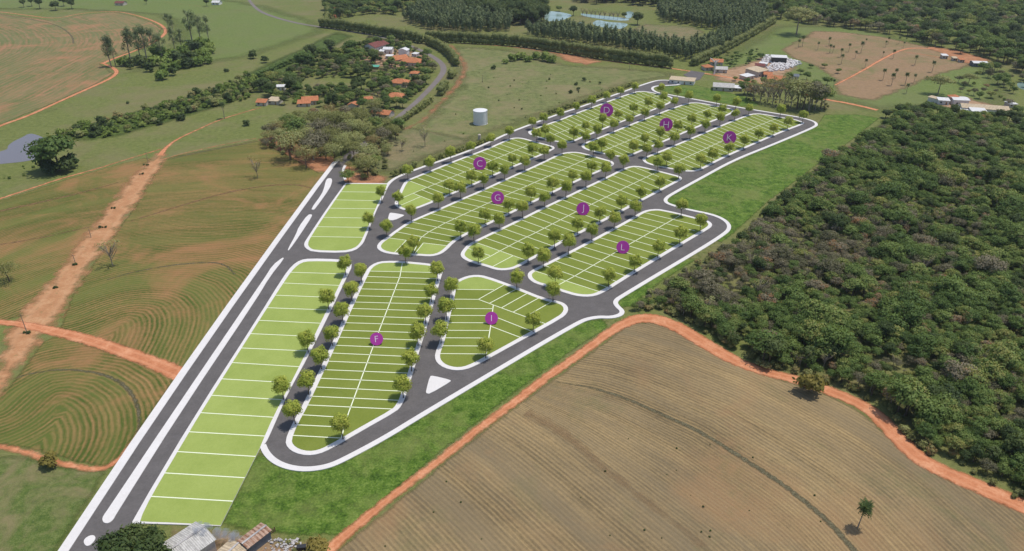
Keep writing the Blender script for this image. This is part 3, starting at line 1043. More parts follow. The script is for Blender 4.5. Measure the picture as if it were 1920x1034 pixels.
block('B', 'small bright green strip of lots along the upper avenue',
      [(650, 344.4), (648, 344.6), (647, 345.5), (616, 388), (574, 451), (570, 458.6), (572, 466), (585.6, 474), (643, 475.5), (666, 471), (678, 461), (684, 452), (706, 394), (717, 376), (729, 348.5), (730, 346), (728, 345)],
      [(653, 346), (650, 346.3), (648.5, 348), (618, 392), (583, 445), (577, 458.6), (580.6, 466), (590.6, 470.5), (643, 472), (664, 467), (674, 459), (681, 446.6), (704, 393), (713, 374), (725, 350), (726, 347), (723, 346.6)],
      [[(x0 - 20, y0 - 0.3), (x1 + 20, y1 + 0.3)] for x0, y0, x1, y1 in
       [(639.7, 361, 706, 361.7), (629.6, 376, 710, 378), (618, 392, 704, 393), (607, 409, 698, 410.6), (594, 426.5, 690, 428), (583, 445, 681, 446.6)]],
      'all', n=1)
# F
fl = [(692, 510, 808, 512.5), (688, 520, 812, 524), (684, 531, 812, 535), (680, 543.4, 805, 546.4), (667, 556, 797, 560), (665, 568, 790, 571.5), (660, 580, 779, 584), (651, 593.4, 782, 598), (645, 606.7, 782, 611),
      (641, 621, 769, 625), (633, 634, 771, 639), (626, 649, 768, 655), (619, 663.6, 753, 669.6), (613, 679, 756, 685), (604, 694.8, 767, 701.5), (598, 711, 736, 717), (592, 727.4, 738, 734.5), (580, 744.5, 751, 752.6), (573, 761, 730, 768.5)]
flines = []
for x0, y0, x1, y1 in fl:
    s = (y1 - y0) / (x1 - x0)
    flines.append([(x0 - 60, y0 - 60 * s), (x1 + 60, y1 + 60 * s)])
flines += [[(757, 480), (750, 520), (704, 640), (653.5, 776.5), (638, 830)],
           [(540, 778), (652, 785)], [(530, 797), (648, 803)], [(520, 816.5), (642, 823.5)]]
block('F', 'olive green block of lots with sign F and a straight middle line',
      [(535, 828), (539, 840.6), (553, 850.7), (575.5, 855.7), (598, 853), (621, 843), (681, 808), (743, 773), (753, 762), (762, 742), (790.5, 646), (804, 603), (816, 560), (826, 525), (831, 508), (826, 500), (809, 496), (756.6, 491), (721, 490.5), (704, 494), (690, 503), (681, 520), (657, 569), (618, 656), (570.5, 756), (546.6, 799)],
      None, flines, [(720, 502), (790, 505)], n=1)
# I
block('I', 'olive green block of lots with sign I and slanting lot lines',
      [(849, 533), (858, 526), (875, 519), (893, 516.5), (912, 519), (960, 536), (1023, 561.5), (1048, 566), (1060.6, 571.5), (1066, 580), (1063, 589), (1053, 598), (985, 635.7), (917.5, 673), (892, 687), (872, 694.7), (852, 696), (832, 691), (819.5, 682), (815, 671), (818, 658), (824.5, 643), (834.5, 600), (844.6, 557)],
      None,
      [[(840, 544), (926.5, 545)], [(835, 562.5), (897, 563)], [(830, 580), (924, 580.6)], [(825, 593), (922, 593.4)], [(820, 606.5), (921, 607)], [(815, 621), (918, 621.5)], [(810, 635), (916, 635.5)], [(805, 650), (913, 650.5)], [(805, 664.5), (911, 665.5)],
       [(897, 563), (950, 533)], [(897, 563), (940, 579), (985, 595.5), (1040, 615)], [(917.5, 570.5), (975, 540)], [(940, 579), (995, 548)], [(962, 587), (1018, 556)], [(985, 595.5), (1042, 563)],
       [(925, 573.5), (920, 613), (914, 650), (908, 690)], [(923, 593.6), (1005, 626)], [(920.5, 613.5), (985, 638)]],
      [(880, 532)], n=1)
# C
block('C', 'olive green block of lots with sign C beside the upper street',
      [(740, 381), (743, 374), (751, 355.6), (757, 344), (764, 338), (772, 335), (808, 320.5), (851.6, 302.5), (911, 280.6), (948, 264), (959, 260), (970, 259), (981, 260), (999, 265), (1025, 272), (1036.6, 275), (1040.5, 278), (1038, 281.5), (1014, 293), (976.6, 309), (939, 325), (898, 344), (856, 362), (812.5, 380.6), (783.6, 392), (770, 395.5), (757, 395), (747, 391), (740.6, 386)],
      None,
      fan((769, 341), (962, 263), (829, 363), (1022, 284), 16) +
      [[(752, 373.5), (758, 371), (834, 339), (880, 320), (953, 289), (991, 273), (1010, 265)], [(750, 387), (788, 370.5)], [(775, 364), (818, 381)], [(790, 357), (828, 372)]],
      [(785, 382)], n=1)
# G
block('G', 'long olive green block of lots with sign G',
      [(706, 464), (711.7, 455), (725, 446), (739, 435), (761, 420), (775, 413), (822, 393), (864, 374), (895, 361), (947, 337), (1000, 313), (1027, 300), (1047.5, 290), (1060, 287), (1075.6, 285.6), (1093, 287.7), (1134, 299.7), (1147, 303), (1152, 307.5), (1149, 312), (1127, 321.6), (1074, 345), (1034.7, 364), (994, 384), (925, 418), (878, 440), (864, 447.5), (850, 457), (839, 469), (828, 477), (815.6, 481), (803, 482), (784, 480.5), (744, 479), (723, 476), (711, 471)],
      None,
      fan((742, 436), (1063, 288), (848, 456), (1140, 311), 23) +
      [[(775, 475), (789, 447.5), (803, 437), (834, 420), (920, 380), (980, 353.6), (1105, 297), (1120, 290)],
       [(725, 447), (762, 452)], [(762, 452), (738, 477)], [(794, 457), (850, 463.5)], [(794, 457), (778, 477)]],
      [(735, 462), (815, 470)], n=1)
# D
block('D', 'olive green block of lots with sign D at the top of the estate',
      [(989.7, 250), (992, 246), (999, 243.5), (1024, 234), (1047.5, 226), (1080, 212.7), (1108, 202.5), (1163, 182), (1185, 175), (1194, 172.2), (1210, 172), (1232, 176), (1256, 181.5), (1263, 185), (1263, 190), (1257, 194.5), (1230, 206), (1173, 227), (1111.6, 252), (1091, 260), (1075.6, 267), (1066, 269), (1041, 266.8), (1022.5, 263), (1011.6, 259.5), (996, 255)],
      None,
      fan((1012, 240), (1210, 172.6), (1066, 266.5), (1256, 192), 24) + [[(1015, 262), (1033, 256), (1099, 231), (1163, 205.6), (1232, 181), (1245, 176)]],
      [], n=1)
# H
block('H', 'olive green block of lots with sign H',
      [(1089.7, 275), (1092, 271), (1100.6, 267), (1119, 260), (1150.6, 247), (1208, 223.6), (1263, 202.5), (1287, 194.7), (1298, 193), (1315, 194), (1337, 198.6), (1368, 204), (1377, 207), (1377, 211), (1368, 216), (1340, 227.5), (1312, 238), (1255.6, 262.7), (1202, 285), (1186.6, 292), (1176, 295.3), (1155, 294.7), (1132, 290), (1119, 287), (1100.6, 282.5), (1093, 279)],
      None,
      fan((1108, 264), (1308, 193), (1175, 294), (1368, 214), 24) + [[(1115, 290.5), (1132, 283.7), (1235, 241.6), (1262, 230), (1337, 201.7), (1350, 196)]],
      [], n=1)
# K
block('K', 'olive green block of lots with sign K nearest the forest slope',
      [(1204, 300.5), (1205, 298), (1213, 294), (1233, 286), (1255.6, 276.7), (1293, 261), (1349, 237), (1376, 226), (1401, 216.6), (1412, 214), (1427.5, 214), (1462, 220.5), (1490, 224.5), (1504, 229), (1509, 232), (1504, 235), (1474, 246), (1448, 257), (1393, 281), (1352.5, 299.5), (1317, 319), (1302, 323), (1282, 322.5), (1249, 316.6), (1224, 311.5), (1209, 306.5)],
      None,
      fan((1220, 291.5), (1424, 213.5), (1296, 322), (1490, 240), 24) + [[(1233, 320), (1251, 312), (1280, 299.5), (1355.6, 265), (1382, 253), (1457, 223), (1470, 217)]],
      [], n=1)
# J
block('J', 'long olive green block of lots with sign J in the middle',
      [(863, 480), (865.6, 472.5), (876.6, 460), (895, 450), (926.6, 435), (969, 414.7), (1019, 389.5), (1058, 371), (1097, 352), (1133, 335), (1164, 319), (1177, 314), (1189, 312), (1203, 313.4), (1230, 320), (1261, 328), (1275, 331.7), (1279, 335.5), (1277, 339), (1269, 343), (1201, 379.4), (1123, 421), (1053, 457), (1033, 469), (1005, 484), (975, 500.6), (962.5, 506), (944, 508.5), (928, 507), (911, 501), (883, 493.6), (869, 487)],
      None,
      fan((908, 447), (1186, 313), (1004, 480), (1266, 345), 20) +
      [[(885, 500), (901.6, 491), (920, 482), (937.5, 472), (969, 455), (1000, 440), (1077, 400), (1108, 385), (1228, 325.5), (1245, 317)],
       [(880, 452), (912.5, 463), (937.5, 472), (985, 489)], [(868, 464), (919, 481)], [(963, 480.5), (915, 506)]],
      [(885, 475), (920, 470), (925, 490), (960, 495)], n=1)
# L
block('L', 'olive green block of lots with sign L at the forest corner',
      [(989, 519), (990.5, 512.5), (1000.6, 506), (1018, 497.7), (1054, 479.7), (1100.6, 455.5), (1147.5, 430), (1182, 411), (1201.6, 399), (1214, 394.5), (1233, 393), (1248, 395.6), (1269, 400), (1300, 408), (1326.6, 414.5), (1334, 419.5), (1335.5, 424), (1331, 429), (1322, 434.5), (1272, 464), (1189, 514), (1152, 537.5), (1136.6, 547), (1121, 554.7), (1107, 557.7), (1088, 557.4), (1069, 553.5), (1022.5, 538), (1004, 533), (993, 526)],
      None,
      fan((1027, 501.6), (1206, 399.5), (1132, 538), (1303, 423), 13) +
      [[(1036, 541), (1050.6, 534), (1077, 519.5), (1155, 474), (1179, 460), (1273, 406.6), (1290, 397)], [(990, 505), (1004.5, 510), (1054, 526), (1122.5, 548), (1140, 553)]],
      [(1025, 528), (1070, 542)], n=1)

# ------------------------------------------------------------------ foliage meshes
ICO = None


def ico(sub=1):
    bm = bmesh.new()
    bmesh.ops.create_icosphere(bm, subdivisions=sub, radius=1.0)
    v = np.array([p.co[:] for p in bm.verts])
    f = [[q.index for q in fc.verts] for fc in bm.faces]
    bm.free()
    return v, f


ICO = ico(1)
NORMALS = {}


def leaf_cloud(rng, n, lobes, size, up=-0.35, rag=0.25, core=0.72, spread_norm=True, jn=0.55, soft=0.0):
    """leaf sprays spread over and inside a set of ellipsoid lobes; returns verts, faces, tone per vertex"""
    lobes = np.array(lobes, float)
    wgt = lobes[:, 3] * lobes[:, 4] + lobes[:, 3] * lobes[:, 5]
    pick = rng.choice(len(lobes), n, p=wgt / wgt.sum())
    d = rng.normal(size=(n, 3))
    d /= np.linalg.norm(d, axis=1)[:, None]
    lowm = d[:, 2] < up
    d[lowm, 2] *= -1
    rad = 1.0 - np.abs(rng.normal(size=n)) * 0.2 + rng.uniform(-0.02, rag, n) * (rng.uniform(size=n) < 0.4)
    c = lobes[pick, :3] + d * lobes[pick, 3:6] * rad[:, None]
    nrm = d + rng.normal(size=(n, 3)) * jn
    nrm[:, 2] += 0.25
    nrm /= np.linalg.norm(nrm, axis=1)[:, None]
    t = np.cross(nrm, rng.normal(size=(n, 3)))
    t /= np.linalg.norm(t, axis=1)[:, None]
    bt = np.cross(nrm, t)
    s = size * rng.uniform(0.55, 1.35, n)[:, None]
    t = t * s
    bt = bt * s * rng.uniform(0.5, 0.9, n)[:, None]
    V = np.empty((n, 4, 3))
    V[:, 0] = c - t
    V[:, 1] = c - bt * 0.8 + nrm * s * 0.15
    V[:, 2] = c + t
    V[:, 3] = c + bt * 0.8 - nrm * s * 0.1
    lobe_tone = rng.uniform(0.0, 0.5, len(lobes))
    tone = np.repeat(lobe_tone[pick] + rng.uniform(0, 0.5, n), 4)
    ctr = np.array([np.average(lobes[:, 0]), np.average(lobes[:, 1]), np.average(lobes[:, 2])])
    if spread_norm:
        og = c - ctr
        og /= (np.linalg.norm(og, axis=1)[:, None] + 1e-6)
    else:
        og = d
    vn = d * (0.4 + soft) + og * (0.3 + soft) + nrm * (0.7 - 0.5 * soft) + np.array([0, 0, 0.28 + 0.3 * soft])
    vn /= np.linalg.norm(vn, axis=1)[:, None]
    VN = np.repeat(vn, 4, axis=0)
    V = V.reshape(-1, 3)
    F = [[4 * i, 4 * i + 1, 4 * i + 2, 4 * i + 3] for i in range(n)]
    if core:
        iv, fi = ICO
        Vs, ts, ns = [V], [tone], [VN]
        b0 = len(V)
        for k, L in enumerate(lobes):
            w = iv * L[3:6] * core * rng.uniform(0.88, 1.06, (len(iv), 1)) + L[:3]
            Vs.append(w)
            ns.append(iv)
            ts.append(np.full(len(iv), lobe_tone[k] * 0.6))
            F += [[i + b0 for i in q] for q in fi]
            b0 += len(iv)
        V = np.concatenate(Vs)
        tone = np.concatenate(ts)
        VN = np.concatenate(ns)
    NORMALS[id(V)] = VN
    return V, F, tone


def foliage_mesh(name, V, F, tone, mat, trunk=None, trunk_mat=None):
    nv = len(V)
    VN = NORMALS.pop(id(V), None)
    V = [tuple(p) for p in V]
    F = list(F)
    nf = len(F)
    if trunk is not None:
        tv, tf = trunk
        F += [[i + nv for i in q] for q in tf]
        V += [tuple(p) for p in tv]
    me = bpy.data.meshes.new(name)
    me.from_pydata(V, [], F)
    me.update()
    a = me.attributes.new('tone', 'FLOAT', 'POINT')
    tt = np.zeros(len(V), np.float32)
    tt[:nv] = tone
    a.data.foreach_set('value', tt)
    me.materials.append(mat)
    if trunk is not None:
        me.materials.append(trunk_mat)
        mi = np.zeros(len(F), np.int32)
        mi[nf:] = 1
        me.polygons.foreach_set('material_index', mi)
    if VN is not None:
        me.polygons.foreach_set('use_smooth', [True] * len(me.polygons))
        nn = np.zeros((len(V), 3))
        nn[:nv] = VN
        if len(V) > nv:
            vn = np.empty(len(V) * 3, np.float32)
            me.vertex_normals.foreach_get('vector', vn)
            nn[nv:] = vn.reshape(-1, 3)[nv:]
        me.normals_split_custom_set_from_vertices(nn.tolist())
    return me


def mesh_of(name, data, mat, smooth=True):
    me = bpy.data.meshes.new(name)
    me.from_pydata([tuple(p) for p in data[0]], [], data[1])
    me.update()
    me.materials.append(mat)
    if smooth:
        me.polygons.foreach_set('use_smooth', [True] * len(me.polygons))
    return me


def lobes_round(rng, r, zc, hz, k, spread=0.55, lr=(0.42, 0.62)):
    """lobes filling an ellipsoid of radius r, half height hz centred at height zc"""
    out = [(0, 0, zc, r * 0.62, r * 0.62, hz * 0.68)]
    for i in range(k):
        a = 2 * math.pi * (i + rng.uniform(-0.3, 0.3)) / k * 1.618 * 2
        el = rng.uniform(-0.75, 0.95)
        q = spread * math.sqrt(max(0.05, 1 - el * el)) * rng.uniform(0.8, 1.15)
        l = rng.uniform(*lr)
        out.append((math.cos(a) * r * q, math.sin(a) * r * q, zc + el * hz * 0.55, r * l, r * l, hz * l * 0.95))
    return out


def limb_trunk(rng, h, r0, top_r, limbs, seg=6):
    """tapered trunk with limbs reaching into the crown"""
    lean = rng.uniform(-0.06, 0.06, 2)
    pts = [(lean[0] * h * t, lean[1] * h * t, h * t) for t in (0, 0.12, 0.5, 1.0)]
    parts = [tube_data(pts, [r0 * 1.45, r0 * 1.05, r0 * 0.85, r0 * 0.6], seg)]
    for i in range(limbs):
        a = 2 * math.pi * (i + rng.uniform(-0.25, 0.25)) / limbs
        z0 = h * rng.uniform(0.72, 0.98)
        L = top_r * rng.uniform(0.5, 0.8)
        p0 = Vector((lean[0] * z0, lean[1] * z0, z0))
        p1 = p0 + Vector((math.cos(a) * L * 0.5, math.sin(a) * L * 0.5, L * 0.55))
        p2 = p0 + Vector((math.cos(a) * L, math.sin(a) * L, L * 1.15))
        parts.append(tube_data([p0, p1, p2], [r0 * 0.5, r0 * 0.34, r0 * 0.12], 5))
    return merge(parts)


# street trees: crown and trunk as separate parts
ST_H, ST_R = 9.6, 3.45
street_forms = []
for k in range(5):
    rg = np.random.RandomState(100 + k)
    lob = lobes_round(rg, ST_R, 5.9, 3.7, 15, 0.58, (0.36, 0.5))
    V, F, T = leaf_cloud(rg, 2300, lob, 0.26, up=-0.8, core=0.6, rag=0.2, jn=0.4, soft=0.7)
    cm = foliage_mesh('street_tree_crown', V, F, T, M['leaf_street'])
    tm = mesh_of('street_tree_trunk', limb_trunk(rg, 4.0, 0.17, 2.4, 5), M['bark'])
    street_forms.append((cm, tm))


def ordinal(i):
    return ['first', 'second', 'third', 'fourth', 'fifth', 'sixth', 'seventh', 'eighth', 'ninth', 'tenth', 'eleventh', 'twelfth'][i]


street_rows = [
    ('beside the small bright avenue strip', [(715.6, 378), (692.5, 429)]),
    ('beside the long bright avenue strip', [(648.5, 516), (616, 580), (578, 661), (531.5, 749)]),
    ('along the left kerb of block F', [(678.6, 530), (660.5, 565), (643.4, 605.5), (624, 648), (603, 692), (579, 740), (554, 795)]),
    ('along the right kerb of block F', [(820, 527), (809, 566.5), (798, 607), (784, 648), (771.7, 696), (756.6, 746), (643.4, 823)]),
    ('at the top of block F', [(761, 493.6)]),
    ('on the bottom kerb of block G', [(776.6, 475)]),
    ('along the left kerb of block I', [(847.7, 558), (837.5, 600), (827, 644)]),
    ('along the upper right kerb of block I', [(969, 541), (1036.7, 565)]),
    ('along the lower kerb of block I', [(1000, 622.6), (911, 671)]),
    ('along the upper street side of block C', [(765, 337.6), (806.7, 322), (846, 305), (883.6, 290), (920, 275), (954.7, 262.7)]),
    ('on the left corner of block C', [(747.6, 387)]),
    ('along the lower kerb of block C', [(843, 365), (884, 348), (924, 330.6), (961, 314), (998, 296.5)]),
    ('on the far end of block C', [(1031, 277), (1006, 266.6)]),
    ('along the upper kerb of block G', [(726, 444), (772, 415.5), (822, 392), (864, 373), (907, 354), (946, 337), (984, 320.5), (1020, 300), (1054, 290)]),
    ('along the lower kerb of block G', [(864, 446), (910, 421.7), (954, 402), (995, 381), (1035.5, 363.8), (1073, 345), (1109, 328)]),
    ('on the far end of block G', [(1112, 293.5), (1144, 308)]),
    ('along the upper kerb of block J', [(889, 455), (936, 430), (979.7, 409), (1020.6, 388.7), (1060.5, 370.8), (1098.7, 352), (1134.7, 334.8), (1168.6, 318.4)]),
    ('on the far end of block J', [(1232, 321.5), (1272, 336)]),
    ('on the near end of block J', [(897, 494)]),
    ('along the lower kerb of block J', [(990, 491), (1040, 465), (1082.7, 439), (1124, 417), (1164, 397), (1201, 377), (1236, 358)]),
    ('along the upper kerb of block L', [(1018.6, 501.6), (1065.5, 476.6), (1109.7, 452), (1151, 429), (1190.6, 407)]),
    ('on the far end of block L', [(1277, 405.8), (1312.5, 434.7)]),
    ('along the lower kerb of block L', [(1141, 538), (1189, 510), (1233, 483), (1273.7, 458)]),
    ('on the near end of block L', [(1041, 537)]),
    ('along the upper street side of block D', [(998, 243), (1019, 234.5), (1050, 226), (1080, 214), (1109, 203.5), (1136.6, 193), (1163, 184), (1189.7, 175.5)]),
    ('on the near end of block D', [(1021.7, 260), (1075.6, 265)]),
    ('along the lower kerb of block D', [(1098, 250), (1129.5, 239), (1158.4, 228.5), (1187, 217), (1214.7, 206.5), (1243, 196)]),
    ('on the teardrop lawn beside block D', [(1238, 177), (1269, 185.5)]),
    ('along the upper kerb of block H', [(1097.5, 270.5), (1119, 262), (1150, 248.6), (1180, 237), (1208.4, 226), (1236.6, 215), (1263.4, 204), (1290, 195.5)]),
    ('on the near end of block H', [(1128, 286)]),
    ('along the lower kerb of block H', [(1186.6, 290), (1208, 276), (1237, 265), (1269.7, 251), (1296, 239), (1325, 228.5), (1353, 217.6)]),
    ('on the far end of block H', [(1343, 199), (1379, 205.5)]),
    ('along the upper kerb of block K', [(1211.6, 296), (1232.7, 287.7), (1263.4, 273.6), (1293, 261), (1321.6, 249), (1349.4, 237), (1376.7, 226), (1403, 216.6)]),
    ('on the far end of block K', [(1462, 221), (1504, 230.6)]),
    ('on the near end of block K', [(1249, 312)]),
    ('along the lower kerb of block K', [(1313, 317), (1334.7, 306.5), (1365, 292), (1394, 279), (1421, 266), (1449, 255), (1476, 243)]),
]
for where, pts in street_rows:
    pts = sorted(pts, key=lambda p: -p[1])
    for i, (x, y) in enumerate(pts):
        p = at(x, y, ZK)
        root = empty('street_tree', p, R.uniform(0, 6.28))
        s = R.uniform(0.93, 1.07)
        root.scale = (s, s, s * R.uniform(0.96, 1.04))
        lab = ('round young street tree ' + where) if len(pts) == 1 else ('%s street tree from the near end %s' % (ordinal(i), where))
        tag(root, lab, 'tree', 'young round street trees')
        cm, tm = street_forms[R.randrange(5)]
        link('trunk', tm, None, root)
        link('crown', cm, None, root)

# ------------------------------------------------------------------ other trees: single-mesh forms shared by many trees
FORMS = {}


def add_form(kind, me):
    FORMS.setdefault(kind, []).append(me)


def hiforms(kind, cnt, seed, r, h, k, n, leaf, mat, tmat='bark', trunk=True, flat=0.8, up=-0.3, core=0.7, spread=0.6, lr=(0.34, 0.52)):
    for q in range(cnt):
        rg = np.random.RandomState(seed + q)
        hz = h * 0.36 * flat
        zc = h - hz * 1.05
        lob = lobes_round(rg, r * rg.uniform(0.9, 1.1), zc, hz, k, spread, lr)
        V, F, T = leaf_cloud(rg, n, lob, leaf, up=up, core=core, rag=0.4)
        tr = limb_trunk(rg, max(1.0, zc - hz * 0.35), 0.028 * h, r, 5) if trunk else None
        add_form(kind, foliage_mesh(kind, V, F, T, M[mat], tr, M[tmat] if trunk else None))


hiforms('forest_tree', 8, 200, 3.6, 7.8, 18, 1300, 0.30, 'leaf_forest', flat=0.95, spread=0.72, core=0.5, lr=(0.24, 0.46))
hiforms('dry_tree', 6, 300, 3.3, 6.6, 18, 1100, 0.25, 'leaf_dry', 'pale_bark', flat=1.0, core=0.3, spread=0.74, lr=(0.24, 0.44))
hiforms('dark_tree', 4, 400, 4.2, 9.5, 12, 1000, 0.40, 'leaf_dark', flat=1.1)
hiforms('olive_tree', 6, 500, 4.6, 9.0, 14, 1500, 0.26, 'leaf_olive', 'bark', flat=1.0, core=0.0, spread=0.7)
hiforms('shrub', 4, 600, 1.9, 2.8, 8, 260, 0.38, 'leaf_bright', trunk=False, flat=1.5, up=-0.1)
hiforms('dark_shrub', 4, 650, 2.2, 3.4, 8, 260, 0.42, 'leaf_dark', trunk=False, flat=1.5, up=-0.1)
hiforms('forest_shrub', 4, 680, 2.3, 3.2, 9, 300, 0.36, 'leaf_olive', trunk=False, flat=1.5, up=-0.1)
hiforms('yellow_shrub', 2, 700, 2.0, 3.0, 9, 420, 0.32, 'leaf_yellow', 'bark', flat=1.5, up=-0.2, trunk=False)
hiforms('spreading_tree', 2, 720, 7.5, 13.0, 16, 2200, 0.4, 'leaf_olive', 'pale_bark', flat=0.7, core=0.45, spread=0.7)
hiforms('garden_tree', 5, 740, 4.0, 7.5, 12, 900, 0.38, 'leaf_forest', flat=1.0)

# eucalyptus: tall bare trunk, ragged crown of separate clumps
for q in range(5):
    rg = np.random.RandomState(800 + q)
    lob = []
    for i in range(15):
        a = rg.uniform(0, 6.28)
        z = rg.uniform(7.5, 19.5)
        rr = rg.uniform(0.6, 4.2) * (1.1 - abs(z - 12.5) / 11)
        l = rg.uniform(1.1, 2.1)
        lob.append((math.cos(a) * rr, math.sin(a) * rr, z, l, l, l * 1.15))
    V, F, T = leaf_cloud(rg, 1900, lob, 0.3, up=-0.8, core=0.3, spread_norm=False)
    parts = [tube_data([(0, 0, 0), (0.15, 0.1, 6), (0.1, 0.2, 13), (0.0, 0.0, 19)], [0.42, 0.32, 0.22, 0.06], 6)]
    for L in lob[:6]:
        z0 = max(5, L[2] - 4)
        parts.append(tube_data([(0.1, 0.1, z0), (L[0] * 0.6, L[1] * 0.6, L[2] - 1.2), (L[0], L[1], L[2])], [0.14, 0.1, 0.03], 5))
    add_form('eucalyptus', foliage_mesh('eucalyptus', V, F, T, M['leaf_euc'], merge(parts), M['pale_bark']))
# plantation tree: slim cone
for q in range(4):
    rg = np.random.RandomState(850 + q)
    lob = [(rg.uniform(-.4, .4), rg.uniform(-.4, .4), z, r_, r_, 2.0) for z, r_ in ((4.5, 1.6), (6.5, 2.1), (8.8, 2.3), (11, 1.9), (12.8, 1.2))]
    lob = [(x + rg.uniform(-.9, .9), y + rg.uniform(-.9, .9), z, r_ * rg.uniform(.7, 1.1), r_ * rg.uniform(.7, 1.1), h_) for x, y, z, r_, _, h_ in lob]
    V, F, T = leaf_cloud(rg, 420, lob, 0.5, up=-0.6, core=0.45)
    tr = tube_data([(0, 0, 0), (0, 0, 7), (0, 0, 13)], [0.22, 0.16, 0.05], 5)
    add_form('plantation_tree', foliage_mesh('plantation_tree', V, F, T, M['leaf_euc'], tr, M['pale_bark']))
# bare tree: branching tubes
for q in range(3):
    rg = np.random.RandomState(880 + q)
    parts = [tube_data([(0, 0, 0), (0.05, 0, 2.0), (0.1, 0.05, 3.4)], [0.11, 0.085, 0.065], 5)]
    lob = []
    for i in range(14):
        a = rg.uniform(0, 6.28)
        z0 = rg.uniform(1.6, 3.4)
        L = rg.uniform(1.4, 2.6)
        p1 = (math.cos(a) * L * .5, math.sin(a) * L * .5, z0 + L * .7)
        p2 = (math.cos(a) * L * .8, math.sin(a) * L * .8, z0 + L * 1.3)
        parts.append(tube_data([(0.05, 0, z0), p1, p2], [0.08, 0.055, 0.02], 4))
        for s_ in (-0.7, 0.7):
            p3 = (p1[0] + math.cos(a + s_) * .7, p1[1] + math.sin(a + s_) * .7, p1[2] + .8)
            parts.append(tube_data([p1, p3], [0.045, 0.015], 4))
        lob.append((p2[0], p2[1], p2[2], .7, .7, .6))
    V, F, T = leaf_cloud(rg, 260, lob, 0.16, core=0)
    add_form('bare_tree', foliage_mesh('bare_tree', V, F, T, M['leaf_olive'], merge(parts), M['pale_bark']))


# palms
def frond_data(rg, a, L, droop, rise):
    V, F, T = [], [], []
    n = 7
    rib = []
    for i in range(n + 1):
        t = i / n
        rr = L * t * (1 - 0.12 * t)
        rib.append(Vector((math.cos(a) * rr, math.sin(a) * rr, rise * L * t - droop * L * t * t)))
    side = Vector((-math.sin(a), math.cos(a), 0))
    for i in range(n):
        t = (i + 0.5) / n
        w = L * 0.30 * math.sin(math.pi * min(1, t * 0.85 + 0.12))
        for sg in (-1, 1):
            b0 = len(V)
            p, q = rib[i], rib[i + 1]
            tip = p.lerp(q, 0.8) + side * sg * w + Vector((0, 0, -w * 0.55))
            V += [p, q, tip + (q - p) * 0.35, tip]
            F.append([b0, b0 + 1, b0 + 2, b0 + 3])
            T += [rg.uniform(0, 1)] * 4
    return [tuple(v) for v in V], F, T


def palm_crown(rg, cnt, L):
    V, F, T = [], [], []
    for i in range(cnt):
        a = 2 * math.pi * (i * 0.618) + rg.uniform(-.2, .2)
        lv = i / cnt
        v, f, t = frond_data(rg, a, L * rg.uniform(0.85, 1.1), 0.45 + 0.9 * lv, 0.95 - 1.0 * lv)
        b0 = len(V)
        V += v
        F += [[k + b0 for k in q] for q in f]
        T += t
    return V, F, T


palm_forms = []
for q in range(3):
    rg = np.random.RandomState(900 + q)
    V, F, T = palm_crown(rg, 30, 1.75)
    cm = foliage_mesh('palm_crown', V, F, np.array(T), M['leaf_palm'])
    tm = mesh_of('palm_trunk', tube_data([(0, 0, 0), (0.1, 0.05, 2.5), (0.05, 0.1, 6), (0, 0, 9.6)], [0.26, 0.19, 0.17, 0.15], 7), M['pale_bark'])
    palm_forms.append((cm, tm))

used_labels = {}


def plant(kind, x, y, s, label, cat='tree', group=None, z=0.0, loc=None, form=None):
    fm = FORMS[kind]
    me = fm[R.randrange(len(fm))] if form is None else fm[form]
    o = bpy.data.objects.new(kind, me)
    COL.objects.link(o)
    o.location = loc if loc is not None else at(x, y, z)
    o.rotation_euler = (0, 0, R.uniform(0, 6.28))
    o.scale = (s * R.uniform(0.92, 1.1), s * R.uniform(0.92, 1.1), s * R.uniform(0.9, 1.12))
    tag(o, label, cat, group)
    return o


def hpx(kind, x, y, px):
    """scale so that the form shows px pixels tall"""
    hh = {'forest_tree': 7.8, 'dry_tree': 6.6, 'dark_tree': 9.5, 'olive_tree': 9.0, 'shrub': 2.8, 'dark_shrub': 3.4, 'forest_shrub': 3.2,
          'yellow_shrub': 3.0, 'spreading_tree': 13.0, 'garden_tree': 7.5, 'eucalyptus': 20.5, 'plantation_tree': 15.0, 'bare_tree': 6.0}[kind]
    p = at(x, y)
    el = math.atan2(CAMH, p.y)
    return px / ppm(x, y) / math.cos(el) / hh


def scatter(poly_px, spacing, rng, avoid=(), jitter=0.45):
    poly = G(poly_px)
    xs = [p.x for p in poly]
    ys = [p.y for p in poly]
    out = []
    row = 0
    y = min(ys)
    while y < max(ys):
        x = min(xs) + (row % 2) * spacing * 0.5
        while x < max(xs):
            p = Vector((x + rng.uniform(-1, 1) * jitter * spacing, y + rng.uniform(-1, 1) * jitter * spacing))
            if inside(p, poly) and not any(inside(p, a) for a in avoid):
                out.append(p)
            x += spacing
        y += spacing * 0.87
        row += 1
    return out


def to_px(p):
    d = Vector((p.x, p.y, (p.z if len(p) > 2 else 0) - CAMH))
    depth = d.y * CP - d.z * SP
    upc = d.y * SP + d.z * CP
    return (W / 2 + FPX * d.x / depth, H / 2 - FPX * upc / depth)


